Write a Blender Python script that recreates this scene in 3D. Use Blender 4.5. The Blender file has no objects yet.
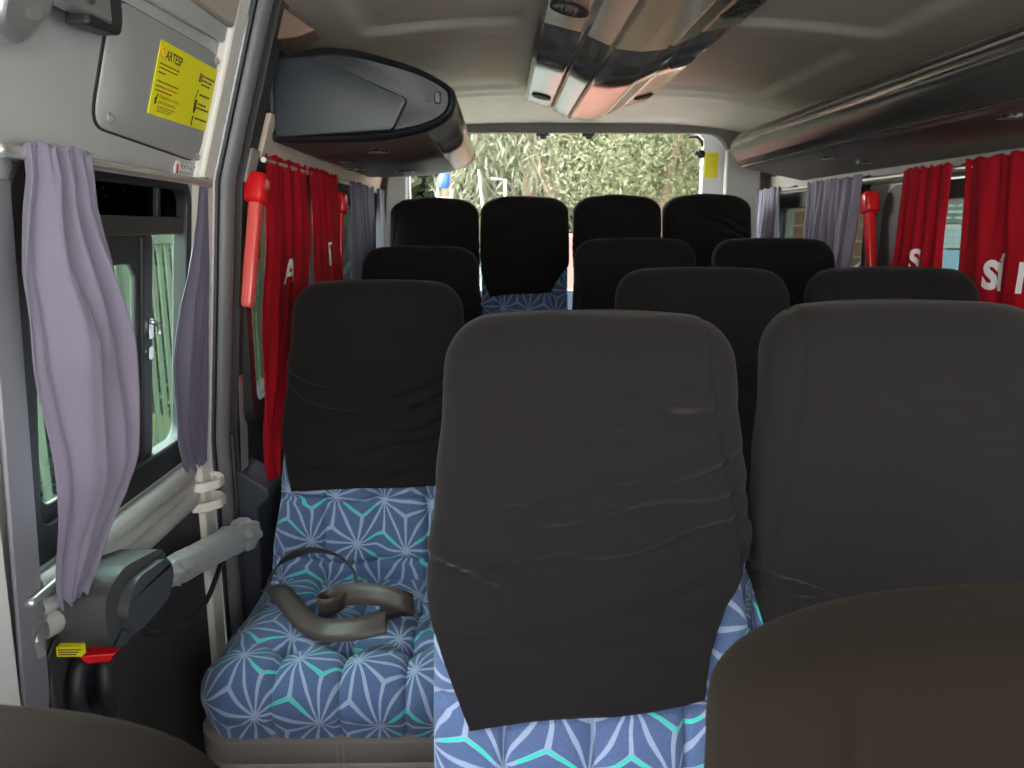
import bpy, bmesh, math, random
from math import sin, cos, pi, sqrt, radians as R, exp
from mathutils import Vector, Matrix, noise

random.seed(7)
SC = bpy.context.scene
COL = SC.collection

# ------------------------------------------------------------------ tagging
def tag(o, label=None, cat=None, group=None, kind=None):
    if label: o['label'] = label
    if cat: o['category'] = cat
    if group: o['group'] = group
    if kind: o['kind'] = kind
    return o

def empty(name, loc=(0, 0, 0), rz=0):
    o = bpy.data.objects.new(name, None)
    COL.objects.link(o)
    o.location = loc
    o.rotation_euler = (0, 0, rz)
    o.empty_display_size = .05
    return o

def children(o):
    return [c for c in COL.objects if c.parent == o]

def copy_tree(o, parent=None):
    c = o.copy()
    COL.objects.link(c)
    c.parent = parent
    for ch in children(o):
        copy_tree(ch, c)
    return c

# ------------------------------------------------------------------ materials
M = {}
def sock(nd, *names):
    for n in names:
        if n in nd.inputs: return nd.inputs[n]

def mat(name, col, rough=.6, metal=0., spec=.5, sheen=0., bump=None, vary=0., coat=0., emis=None, sheen_col=None):
    m = bpy.data.materials.new(name)
    m.use_nodes = True
    nt = m.node_tree
    b = nt.nodes['Principled BSDF']
    b.inputs['Base Color'].default_value = (*col, 1)
    b.inputs['Roughness'].default_value = rough
    b.inputs['Metallic'].default_value = metal
    b.inputs['Specular IOR Level'].default_value = spec
    b.inputs['Coat Weight'].default_value = coat
    if sheen:
        b.inputs['Sheen Weight'].default_value = sheen
        b.inputs['Sheen Roughness'].default_value = .5
        if sheen_col: b.inputs['Sheen Tint'].default_value = (*sheen_col, 1)
    if emis:
        b.inputs['Emission Color'].default_value = (*col, 1)
        b.inputs['Emission Strength'].default_value = emis
    tc = None
    if vary or bump:
        tc = nt.nodes.new('ShaderNodeTexCoord')
    if vary:
        n = nt.nodes.new('ShaderNodeTexNoise')
        n.inputs['Scale'].default_value = 9
        n.inputs['Detail'].default_value = 5
        nt.links.new(tc.outputs['Object'], n.inputs['Vector'])
        r = nt.nodes.new('ShaderNodeMapRange')
        r.inputs['From Min'].default_value = .3; r.inputs['From Max'].default_value = .7
        r.inputs['To Min'].default_value = 1 - vary; r.inputs['To Max'].default_value = 1 + vary
        nt.links.new(n.outputs['Fac'], r.inputs['Value'])
        hs = nt.nodes.new('ShaderNodeHueSaturation')
        hs.inputs['Color'].default_value = (*col, 1)
        nt.links.new(r.outputs['Result'], hs.inputs['Value'])
        nt.links.new(hs.outputs['Color'], b.inputs['Base Color'])
    if bump:
        sc, st = bump[:2]
        n = nt.nodes.new('ShaderNodeTexNoise')
        n.inputs['Scale'].default_value = sc
        n.inputs['Detail'].default_value = 3
        if len(bump) > 2:
            mp = nt.nodes.new('ShaderNodeMapping')
            mp.inputs['Scale'].default_value = bump[2]
            nt.links.new(tc.outputs['Object'], mp.inputs['Vector'])
            nt.links.new(mp.outputs['Vector'], n.inputs['Vector'])
        else:
            nt.links.new(tc.outputs['Object'], n.inputs['Vector'])
        bp = nt.nodes.new('ShaderNodeBump')
        bp.inputs['Strength'].default_value = st
        bp.inputs['Distance'].default_value = .002
        nt.links.new(n.outputs['Fac'], bp.inputs['Height'])
        nt.links.new(bp.outputs['Normal'], b.inputs['Normal'])
    M[name] = m
    return m

def glass(name, tint, refl=.08):
    m = bpy.data.materials.new(name)
    m.use_nodes = True
    nt = m.node_tree
    for n in list(nt.nodes):
        if n.type != 'OUTPUT_MATERIAL': nt.nodes.remove(n)
    out = nt.nodes['Material Output']
    t = nt.nodes.new('ShaderNodeBsdfTransparent'); t.inputs['Color'].default_value = (*tint, 1)
    g = nt.nodes.new('ShaderNodeBsdfGlossy'); g.inputs['Roughness'].default_value = .02
    mx = nt.nodes.new('ShaderNodeMixShader')
    lw = nt.nodes.new('ShaderNodeLayerWeight'); lw.inputs['Blend'].default_value = .12
    ml = nt.nodes.new('ShaderNodeMath'); ml.operation = 'MULTIPLY'; ml.inputs[1].default_value = refl * 5
    nt.links.new(lw.outputs['Fresnel'], ml.inputs[0])
    nt.links.new(ml.outputs[0], mx.inputs[0])
    nt.links.new(t.outputs[0], mx.inputs[1]); nt.links.new(g.outputs[0], mx.inputs[2])
    nt.links.new(mx.outputs[0], out.inputs['Surface'])
    M[name] = m

def fabric_material():
    """star pattern: triangle lattice lines plus the lines from each triangle's centre to its corners, some chevrons in turquoise"""
    m = bpy.data.materials.new('patterned_upholstery')
    m.use_nodes = True
    nt = m.node_tree
    L = nt.links.new
    b = nt.nodes['Principled BSDF']
    def N(t, **k):
        n = nt.nodes.new(t)
        for a, v in k.items(): setattr(n, a, v)
        return n
    def math_(op, a, c=None):
        n = N('ShaderNodeMath', operation=op)
        for i, v in enumerate((a, c)):
            if v is None: continue
            if isinstance(v, (int, float)): n.inputs[i].default_value = v
            else: L(v, n.inputs[i])
        return n.outputs[0]
    uv = N('ShaderNodeUVMap')
    obi = N('ShaderNodeObjectInfo')
    nz = N('ShaderNodeTexNoise'); nz.inputs['Scale'].default_value = 9; nz.inputs['Detail'].default_value = 1
    L(uv.outputs[0], nz.inputs['Vector'])
    v1 = N('ShaderNodeVectorMath', operation='SUBTRACT'); L(nz.outputs['Color'], v1.inputs[0]); v1.inputs[1].default_value = (.5, .5, .5)
    v2 = N('ShaderNodeVectorMath', operation='SCALE'); L(v1.outputs[0], v2.inputs[0]); v2.inputs['Scale'].default_value = .028
    v3 = N('ShaderNodeVectorMath', operation='ADD'); L(uv.outputs[0], v3.inputs[0]); L(v2.outputs[0], v3.inputs[1])
    rn = N('ShaderNodeCombineXYZ'); L(obi.outputs['Random'], rn.inputs[0]); L(obi.outputs['Random'], rn.inputs[1])
    v4 = N('ShaderNodeVectorMath', operation='ADD'); L(v3.outputs[0], v4.inputs[0]); L(rn.outputs[0], v4.inputs[1])
    LAT = .108                                     # distance between triangle rows
    fr, fl = [], []
    for ax, ay in ((.10, .995), (.8117, -.5841), (-.9117, -.4109)):
        d = N('ShaderNodeVectorMath', operation='DOT_PRODUCT')
        L(v4.outputs[0], d.inputs[0]); d.inputs[1].default_value = (ax / LAT, ay / LAT, 0)
        fr.append(math_('FRACT', d.outputs['Value'])); fl.append(math_('FLOOR', d.outputs['Value']))
    s = math_('ADD', math_('ADD', fr[0], fr[1]), fr[2])
    up = math_('GREATER_THAN', s, 1.5)
    bc = []
    for f in fr:                                    # up ? 1-f : f
        bc.append(math_('ABSOLUTE', math_('SUBTRACT', up, f)))
    mn = math_('MINIMUM', math_('MINIMUM', bc[0], bc[1]), bc[2])
    mxx = math_('MAXIMUM', math_('MAXIMUM', bc[0], bc[1]), bc[2])
    md = math_('SUBTRACT', math_('SUBTRACT', 1., mn), mxx)
    diff = math_('SUBTRACT', md, mn)
    def band(val, w, soft):
        r = N('ShaderNodeMapRange', interpolation_type='SMOOTHSTEP')
        L(val, r.inputs['Value'])
        r.inputs['From Min'].default_value = w; r.inputs['From Max'].default_value = w + soft
        r.inputs['To Min'].default_value = 1; r.inputs['To Max'].default_value = 0
        return r.outputs[0]
    tap = math_('SUBTRACT', 1.32, mxx)
    lines = math_('MAXIMUM', band(math_('DIVIDE', mn, tap), .034, .016), band(math_('DIVIDE', diff, tap), .060, .026))
    hx = N('ShaderNodeCombineXYZ'); L(fl[0], hx.inputs[0]); L(fl[1], hx.inputs[1]); L(math_('ADD', fl[2], math_('MULTIPLY', up, .5)), hx.inputs[2])
    wn = N('ShaderNodeTexWhiteNoise', noise_dimensions='3D'); L(hx.outputs[0], wn.inputs['Vector'])
    pick = math_('GREATER_THAN', wn.outputs['Value'], .62)
    arm = math_('LESS_THAN', bc[0], math_('SUBTRACT', mxx, .001))
    near = math_('LESS_THAN', mxx, .74)
    teal = math_('MULTIPLY', math_('MULTIPLY', math_('MULTIPLY', pick, arm), near), band(diff, .036, .012))
    # denim weave
    mp = N('ShaderNodeMapping'); mp.inputs['Scale'].default_value = (900, 160, 1); L(uv.outputs[0], mp.inputs['Vector'])
    wv = N('ShaderNodeTexNoise'); wv.inputs['Scale'].default_value = 1; wv.inputs['Detail'].default_value = 2; L(mp.outputs[0], wv.inputs['Vector'])
    cr = N('ShaderNodeMix', data_type='RGBA'); L(wv.outputs['Fac'], cr.inputs[0])
    cr.inputs[6].default_value = (.034, .058, .130, 1); cr.inputs[7].default_value = (.095, .145, .270, 1)
    m1 = N('ShaderNodeMix', data_type='RGBA'); L(math_('MULTIPLY', lines, .88), m1.inputs[0]); L(cr.outputs[2], m1.inputs[6])
    ln = N('ShaderNodeMix', data_type='RGBA'); L(wv.outputs['Fac'], ln.inputs[0])
    ln.inputs[6].default_value = (.19, .245, .36, 1); ln.inputs[7].default_value = (.34, .40, .52, 1)
    L(ln.outputs[2], m1.inputs[7])
    m2 = N('ShaderNodeMix', data_type='RGBA'); L(teal, m2.inputs[0]); L(m1.outputs[2], m2.inputs[6]); m2.inputs[7].default_value = (.03, .45, .36, 1)
    L(m2.outputs[2], b.inputs['Base Color'])
    b.inputs['Roughness'].default_value = .85
    b.inputs['Specular IOR Level'].default_value = .2
    b.inputs['Sheen Weight'].default_value = .12
    bp = N('ShaderNodeBump'); bp.inputs['Strength'].default_value = .25; bp.inputs['Distance'].default_value = .001
    L(wv.outputs['Fac'], bp.inputs['Height']); L(bp.outputs[0], b.inputs['Normal'])
    M['upholstery'] = m

fabric_material()
mat('cover', (.0082, .0071, .0074), .9, spec=.08, sheen=.06, bump=(900, .25), sheen_col=(1, .95, .9))
mat('cover_brown', (.0060, .0043, .0029), .9, spec=.05, sheen=.02, bump=(700, .25), sheen_col=(1, .9, .75))
mat('leather', (.15, .132, .115), .45, bump=(300, .2))
mat('stitch', (.22, .20, .18), .8)
mat('seat_metal', (.03, .03, .032), .5, metal=.3)
mat('door_paint', (.50, .495, .48), .38, metal=.25, vary=.05)
mat('door_inset', (.31, .305, .29), .5, bump=(350, .12), vary=.04)
mat('white_paint', (.78, .77, .74), .4)
mat('cream_paint', (.72, .68, .60), .35, vary=.06)
mat('silver_sill', (.62, .61, .57), .32, metal=.45)
mat('chrome', (.80, .79, .77), .12, metal=1)
mat('rod_metal', (.82, .80, .76), .28, metal=.85)
mat('rubber_grey', (.12, .122, .125), .42, bump=(250, .15))
mat('rubber_black', (.012, .012, .013), .5)
mat('black_plastic', (.018, .018, .02), .45, bump=(600, .3))
mat('dark_trim', (.022, .02, .019), .55, bump=(400, .2))
mat('lower_trim', (.042, .038, .037), .6, vary=.08)
mat('blue_grey_trim', (.035, .040, .055), .55)
mat('lilac_trim', (.24, .23, .26), .5)
mat('rack_cap', (.021, .026, .031), .42, bump=(330, .45))
mat('rack_cap_rim', (.0075, .009, .010), .4, bump=(330, .3))
mat('rack_under', (.040, .026, .021), .38, vary=.12)
mat('rack_chrome', (.50, .44, .39), .24, metal=.9)
mat('rack_grey', (.050, .048, .044), .34, metal=.3)
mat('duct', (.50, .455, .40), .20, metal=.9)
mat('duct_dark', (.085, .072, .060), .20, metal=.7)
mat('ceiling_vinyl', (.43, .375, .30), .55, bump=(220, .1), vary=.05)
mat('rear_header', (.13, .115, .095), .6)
mat('pillar_grey', (.34, .33, .30), .6)
mat('side_trim', (.50, .40, .32), .5, vary=.05)
mat('side_trim_grey', (.27, .25, .22), .55, vary=.06)
mat('pillar_teal', (.045, .053, .056), .5)
mat('floor_vinyl', (.06, .055, .05), .6, bump=(80, .3))
mat('purple_cloth', (.150, .130, .180), .7, sheen=.25, bump=(1, .3, (900, 900, 60)))
mat('purple_dark_cloth', (.085, .072, .11), .75, sheen=.2, bump=(1, .3, (900, 900, 60)))
mat('red_cloth', (.29, .003, .010), .8, spec=.15, sheen=0, bump=(1, .3, (900, 900, 60)))
mat('letter_white', (.66, .62, .62), .7)
mat('red_plastic', (.62, .010, .014), .22, coat=.3)
mat('hammer_bar_sunlit', (.70, .10, .085), .35, coat=.2)  # paler pinkish red: sunlight on the handle painted into the colour
mat('sticker_yellow', (.85, .76, .01), .5)
mat('ink', (.035, .03, .03), .6)
mat('ink_red', (.75, .06, .03), .6)
mat('ink_orange', (.8, .25, .03), .6)
mat('ink_white', (.8, .8, .8), .5)
mat('label_grey', (.24, .24, .25), .5)
mat('opener_plastic', (.058, .059, .062), .42, bump=(350, .5))
mat('sleeve_cloth', (.24, .235, .225), .38, sheen=.2, bump=(90, .5))
mat('belt_web', (.050, .036, .031), .36, spec=.35, bump=(1, .4, (500, 500, 500)))
mat('bracket_metal', (.50, .50, .49), .28, metal=.75)
mat('leaf_light', (.125, .128, .062), .6)
mat('leaf_mid', (.075, .085, .040), .6)
mat('leaf_dark', (.030, .038, .015), .7)
mat('leaf_pale', (.135, .135, .083), .6)
mat('bark', (.15, .10, .065), .9, bump=(30, .8), vary=.2)
mat('grass_ground', (.11, .13, .035), .9, vary=.3)
mat('pavement', (.42, .41, .38), .85, vary=.1)
mat('terracotta', (.20, .085, .045), .8, vary=.1)
mat('pink_wall', (.22, .085, .065), .8, vary=.1)
mat('brown_trim', (.15, .085, .055), .45)
mat('post_white', (.32, .32, .31), .5)
mat('white_line', (.33, .30, .26), .7)
mat('fence_green', (.10, .125, .09), .6)
mat('dark_green', (.014, .026, .015), .8, vary=.2)
mat('car_white', (.32, .33, .33), .25, coat=.5)
mat('car_silver', (.35, .40, .48), .25, metal=.4, coat=.5)
mat('car_glass', (.02, .028, .03), .06)
mat('tyre', (.015, .015, .015), .8)
mat('bin_blue', (.015, .06, .26), .45)
mat('board_white', (.18, .19, .175), .5)
mat('board_green', (.045, .06, .05), .5)
mat('board_blue', (.11, .17, .23), .5)
glass('pane_clear', (.96, .98, .96))
glass('pane_green', (.68, .78, .71))
glass('pane_tint', (.36, .41, .38))
glass('pane_smoke', (.035, .030, .024))
for k in ('leaf_light', 'leaf_mid', 'leaf_pale'):
    nt = M[k].node_tree
    bsdf = nt.nodes['Principled BSDF']
    tl = nt.nodes.new('ShaderNodeBsdfTranslucent')
    tl.inputs['Color'].default_value = bsdf.inputs['Base Color'].default_value
    mx = nt.nodes.new('ShaderNodeMixShader'); mx.inputs[0].default_value = .35
    nt.links.new(bsdf.outputs[0], mx.inputs[1]); nt.links.new(tl.outputs[0], mx.inputs[2])
    nt.links.new(mx.outputs[0], nt.nodes['Material Output'].inputs['Surface'])

# ------------------------------------------------------------------ mesh helpers
def link_mesh(name, me, m, parent=None, smooth=True, angle=40):
    o = bpy.data.objects.new(name, me)
    COL.objects.link(o)
    if m is not None: me.materials.append(M[m] if isinstance(m, str) else m)
    if parent is not None: o.parent = parent
    if smooth:
        for p in me.polygons: p.use_smooth = True
        try: me.set_sharp_from_angle(angle=R(angle))
        except Exception: pass
    return o

class MB:
    """collects shapes of ONE part"""
    def __init__(s): s.v = []; s.f = []
    def add(s, vs, fs):
        b = len(s.v); s.v += [tuple(x) for x in vs]; s.f += [tuple(i + b for i in f) for f in fs]; return s
    def grid(s, rows, closed=False):
        n = len(rows[0]); b = len(s.v)
        for r in rows: s.v += [tuple(p) for p in r]
        for j in range(len(rows) - 1):
            for i in range(n if closed else n - 1):
                k = (i + 1) % n
                s.f.append((b + j * n + i, b + j * n + k, b + (j + 1) * n + k, b + (j + 1) * n + i))
        return s
    def loft(s, rings, cap0=True, cap1=True):
        b = len(s.v); n = len(rings[0]); s.grid(rings, True)
        if cap0: s.f.append(tuple(b + i for i in reversed(range(n))))
        if cap1: s.f.append(tuple(b + (len(rings) - 1) * n + i for i in range(n)))
        return s
    def box(s, x0, x1, y0, y1, z0, z1):
        v = [(x, y, z) for z in (z0, z1) for y in (y0, y1) for x in (x0, x1)]
        return s.add(v, [(0, 2, 3, 1), (4, 5, 7, 6), (0, 1, 5, 4), (2, 6, 7, 3), (0, 4, 6, 2), (1, 3, 7, 5)])
    def hexa(s, bot, top):
        return s.add(list(bot) + list(top), [(3, 2, 1, 0), (4, 5, 6, 7), (0, 1, 5, 4), (1, 2, 6, 5), (2, 3, 7, 6), (3, 0, 4, 7)])
    def tube(s, pts, r, n=10, cap=True):
        pts = [Vector(p) for p in pts]; rings = []
        up = Vector((0, 0, 1)); prev = None
        for i, p in enumerate(pts):
            t = (pts[min(i + 1, len(pts) - 1)] - pts[max(i - 1, 0)]).normalized()
            if prev is None:
                a = t.cross(up)
                if a.length < .05: a = t.cross(Vector((1, 0, 0)))
            else: a = prev - t * prev.dot(t)
            a.normalize(); bb = t.cross(a); prev = a
            rr = r[i] if isinstance(r, (list, tuple)) else r
            rings.append([p + a * (cos(2 * pi * k / n) * rr) + bb * (sin(2 * pi * k / n) * rr) for k in range(n)])
        return s.loft(rings, cap, cap)
    def disc(s, c, axis, r, h, n=24, r2=None):
        c = Vector(c); a = Vector(axis).normalized()
        return s.tube([c, c + a * h], [r, r if r2 is None else r2], n)
    def ball(s, c, r, n=12, sq=(1, 1, 1)):
        rings = []
        for j in range(1, n):
            th = pi * j / n
            rings.append([(c[0] + sq[0] * r * sin(th) * cos(2 * pi * k / (2 * n)), c[1] + sq[1] * r * sin(th) * sin(2 * pi * k / (2 * n)), c[2] - sq[2] * r * cos(th)) for k in range(2 * n)])
        return s.loft(rings)
    def prism(s, poly, fn, a, b):
        """poly of 2-D points, fn(u,v,w)->xyz, from w=a to w=b"""
        return s.loft([[fn(u, v, a) for u, v in poly], [fn(u, v, b) for u, v in poly]])
    def build(s, name, m, parent=None, smooth=True, bevel=0, seg=2, angle=40, fixn=True):
        me = bpy.data.meshes.new(name)
        me.from_pydata(s.v, [], s.f)
        if fixn:
            bm = bmesh.new(); bm.from_mesh(me)
            bmesh.ops.recalc_face_normals(bm, faces=bm.faces)
            bm.to_mesh(me); bm.free()
        o = link_mesh(name, me, m, parent, smooth, angle)
        if bevel:
            md = o.modifiers.new('bevel', 'BEVEL'); md.width = bevel; md.segments = seg; md.limit_method = 'ANGLE'; md.angle_limit = R(35)
            md.harden_normals = False
        return o

def lerp(a, b, t): return a + (b - a) * t
def clamp(x, a=0., b=1.): return max(a, min(b, x))
def sstep(a, b, x):
    t = clamp((x - a) / (b - a)); return t * t * (3 - 2 * t)
def interp(tab, x):
    if x <= tab[0][0]: return tab[0][1]
    for (a, va), (b, vb) in zip(tab, tab[1:]):
        if x <= b: return lerp(va, vb, (x - a) / (b - a))
    return tab[-1][1]
def sinterp(tab, x):
    if x <= tab[0][0]: return tab[0][1]
    for (a, va), (b, vb) in zip(tab, tab[1:]):
        if x <= b: return lerp(va, vb, sstep(a, b, x))
    return tab[-1][1]
def rrect(u0, u1, v0, v1, r, n=6):
    out = []
    for cu, cv, a0 in ((u1 - r, v1 - r, 0), (u0 + r, v1 - r, 90), (u0 + r, v0 + r, 180), (u1 - r, v0 + r, 270)):
        for k in range(n + 1):
            a = R(a0 + 90 * k / n); out.append((cu + r * cos(a), cv + r * sin(a)))
    return out
def ring_frame(mb, outer, inner, fn, a, b):
    """frame between two loops of equal length, from depth a to depth b"""
    return mb.grid([[fn(u, v, a) for u, v in outer], [fn(u, v, b) for u, v in outer], [fn(u, v, b) for u, v in inner],
                    [fn(u, v, a) for u, v in inner], [fn(u, v, a) for u, v in outer]], True)

def text_mesh(body, size, bold=0.):
    cu = bpy.data.curves.new('lettering', 'FONT')
    cu.body = body; cu.size = size; cu.offset = bold; cu.resolution_u = 4
    o = bpy.data.objects.new('lettering', cu); COL.objects.link(o)
    bpy.context.view_layer.update()
    dg = bpy.context.evaluated_depsgraph_get()
    me = bpy.data.meshes.new_from_object(o.evaluated_get(dg))
    vs = [v.co.copy() for v in me.vertices]; fs = [tuple(p.vertices) for p in me.polygons]
    bpy.data.objects.remove(o); bpy.data.curves.remove(cu); bpy.data.meshes.remove(me)
    return vs, fs
def text_on(mb, body, size, fn, bold=0., maxlen=None):
    vs, fs = text_mesh(body, size, bold)
    if maxlen:
        bm = bmesh.new()
        bv = [bm.verts.new(v) for v in vs]
        for f in fs:
            try: bm.faces.new([bv[i] for i in f])
            except ValueError: pass
        bmesh.ops.triangulate(bm, faces=bm.faces)
        bmesh.ops.remove_doubles(bm, verts=bm.verts, dist=1e-6)
        for _ in range(6):
            es = [e for e in bm.edges if e.calc_length() > maxlen]
            if not es: break
            bmesh.ops.subdivide_edges(bm, edges=es, cuts=1)
            bmesh.ops.triangulate(bm, faces=bm.faces)
        bm.verts.index_update()
        vs = [v.co.copy() for v in bm.verts]; fs = [tuple(v.index for v in f.verts) for f in bm.faces]
        bm.free()
    return mb.add([fn(v.x, v.y) for v in vs], fs)

# ------------------------------------------------------------------ coach seats
NEXP = 3.3
def spow(a, e): return math.copysign(abs(a) ** e, a)

class Back:
    """shape of one backrest: hw(z) half width, lean, thickness; local origin on the floor under the hinge, front towards -Y"""
    def __init__(s, ztop=1.17, wtab=((.38, .222), (.62, .224), (.82, .223), (.95, .213), (1.06, .203), (1.17, .198)), lean=.22, d=.052, corner=.070, z0=.40):
        s.ztop, s.wtab, s.lean, s.d, s.corner, s.z0 = ztop, wtab, lean, d, corner, z0
        s.sc = ztop / 1.17
    def ring_par(s, t, off=0.):
        """t in [0,1] straight part, [1,2] top cap -> z, hw, d"""
        rt = .062
        if t <= 1:
            z = lerp(s.z0, s.ztop - rt, t); k = 1.; kz = 0
        else:
            ph = (t - 1) * pi / 2 * .96
            z = s.ztop - rt + (rt + off) * sin(ph); k = 1 - cos(ph)
        hw = sinterp(s.wtab, z / s.sc) + off
        return z, hw - s.corner * (k if t > 1 else 0), s.d + off - (.040 * k if t > 1 else 0)
    def pt(s, th, t, off=0., disp=None):
        z, hw, d = s.ring_par(t, off)
        d *= lerp(1.12, .95, clamp((z - s.z0) / (s.ztop - s.z0)))
        x = hw * spow(sin(th), 2 / NEXP); yo = -d * spow(cos(th), 2 / NEXP)
        zz = z + .005 * (1 - (x / hw) ** 2) * sstep(.75, 1.6, t)
        yc = (z - .45) * s.lean + s.d
        if disp is not None:
            h = disp(x, zz, th)
            nx = spow(x / hw, NEXP - 1) / hw; ny = spow(yo / d, NEXP - 1) / d
            l = sqrt(nx * nx + ny * ny) or 1
            up = sstep(1.25, 2, t)
            x += nx / l * h * (1 - up); yo += ny / l * h * (1 - up); zz += h * up
        return (x, yc + yo, zz)
    def t_of_z(s, z): return (z - s.z0) / (s.ztop - .062 - s.z0)

def fold_fn(folds, seed, amp=.0050, seam=None):
    """folds: (z at x=0, slope, curve, x from, x to, height, width)"""
    def f(x, z, th):
        h = 0.
        if cos(th) > -.2:
            for z0, sl, cv, xa, xb, a, w in folds:
                t = z - (z0 + sl * x + cv * x * x * 8 + .006 * sin(31 * x + z0 * 40))
                e = sstep(xa - .03, xa + .05, x) * (1 - sstep(xb - .05, xb + .03, x))
                h += 2.2 * a * e * exp(-(t / w) ** 2) - a * 2.0 * e * exp(-((t + 1.6 * w) / (w * .7)) ** 2)
            if seam:
                xs = seam(z)
                if seed in (1, 12): h -= .0050 * exp(-((x - xs) / .0045) ** 2)
                elif seed != 3: h -= .0050 * exp(-((-x - xs) / .0045) ** 2)
        n = noise.noise(Vector((x * 7 + seed * 9.1, th * .8, z * 11 + seed)))
        n2 = noise.noise(Vector((x * 22 + seed * 3.1, 5, z * 48 + seed)))
        k = .25 + .75 * max(0, cos(th))
        return h + (amp * n + amp * .35 * n2) * k
    return f

def make_cover(bk, folds, seed, zmid, hem, edgeL, edgeR, parent, ncol=176, m='cover', seam=(.212, .165), name='seat_cover'):
    """cloth hood over the top of the backrest with a flap that hangs down in front.
       hem=(z left, z right); edgeL/edgeR: tables v -> fraction of half width (negative on the left)"""
    sm = lambda z: lerp(seam[0], seam[1], sstep(.80, 1.12, z / bk.sc))
    fn = fold_fn(folds, seed, seam=sm)
    tm = bk.t_of_z(zmid)
    nr = max(24, int(ncol * .42))
    mb = MB(); rows = []
    ts = [lerp(tm, 1, i / nr) for i in range(nr + 1)] + [1 + k / 12 for k in range(1, 13)]
    ths = [-pi + 2 * pi * i / ncol for i in range(ncol)]
    OFF = .0075
    for t in ts: rows.append([bk.pt(th, t, OFF, fn) for th in ths])
    mb.loft(rows, False, True)
    # flap
    i0, i1 = ncol // 4 - ncol // 40, ncol * 3 // 4 + ncol // 40
    idx = list(range(i0, i1 + 1))
    base = len(mb.v); prev = idx
    nf = max(14, int(ncol * .2))
    e0, e1 = ths[i0], ths[i1]
    for j in range(1, nf + 1):
        v = j / nf
        fl = interp(edgeL, v); fr_ = interp(edgeR, v)
        def th_of(fr):
            return math.copysign(math.asin(min(1, abs(fr)) ** (NEXP / 2)), fr)
        a = e0 if fl <= -1 else th_of(fl); b = e1 if fr_ >= 1 else th_of(fr_)
        cur = []
        xa, xb = sin(a), sin(b)
        for k in range(len(idx)):
            u = k / (len(idx) - 1)
            th = lerp(lerp(e0, e1, u) if a == e0 and b == e1 else a + (b - a) * u, a + (b - a) * u, 1)
            # even spacing in x rather than in angle
            z = lerp(zmid, lerp(hem[0], hem[1], u), v)
            p = bk.pt(th, bk.t_of_z(z), OFF + .002 + .004 * v, fn)
            cur.append(len(mb.v)); mb.v.append(p)
        for k in range(len(idx) - 1):
            mb.f.append((prev[k], prev[k + 1], cur[k + 1], cur[k]))
        prev = cur
    o = mb.build(name, m, parent, angle=60)
    so = o.modifiers.new('cloth', 'SOLIDIFY'); so.thickness = .0018; so.offset = -1
    return o

def groove(x, c, w): return exp(-((x - c) / w) ** 2)

def make_backrest(bk, parent, mname='upholstery', n=120, nr=70):
    """padded backrest with stitched channels; UV map in metres"""
    def disp(x, z, th):
        if cos(th) <= 0.02: return 0
        e = sstep(0, .35, cos(th))
        h = -.009 * e * (groove(x, 0, .005) + groove(x, -.124, .005) + groove(x, .124, .005)) * sstep(.36, .42, z)
        k = 0
        for zz in (.512, .655):
            k += groove(z, zz + .006 * sin(x * 25), .007)
        h -= .012 * e * k
        h += .009 * e * (abs(sin(pi * x / .124)) ** .6 - 1) - .012 * sstep(.73, .82, z)
        return h
    rows, uvs = [], []
    ts = [i / nr for i in range(nr + 1)] + [1 + k / 10 for k in range(1, 11)]
    ths = [-pi + 2 * pi * i / n for i in range(n + 1)]
    mb = MB(); 
    for t in ts: rows.append([bk.pt(th, t, 0, disp) for th in ths])
    mb.grid(rows)
    nb = len(mb.v)
    mb.f.append(tuple(range(len(ts) * (n + 1) - n - 1, len(ts) * (n + 1) - 1)))
    mb.f.append(tuple(reversed(range(0, n))))
    me = bpy.data.meshes.new('backrest'); me.from_pydata(mb.v, [], mb.f)
    uvl = me.uv_layers.new(name='UVMap')
    uvv = []
    for r in rows:
        acc = 0; xs = [0]
        for a, b in zip(r, r[1:]):
            acc += sqrt((a[0] - b[0]) ** 2 + (a[1] - b[1]) ** 2); xs.append(acc)
        mid = xs[n // 2]
        for p, u in zip(r, xs): uvv.append((u - mid, p[2] * 1.02))
    for lp in me.loops: uvl.data[lp.index].uv = uvv[lp.vertex_index]
    return link_mesh('backrest', me, mname, parent, True, 60)

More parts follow.
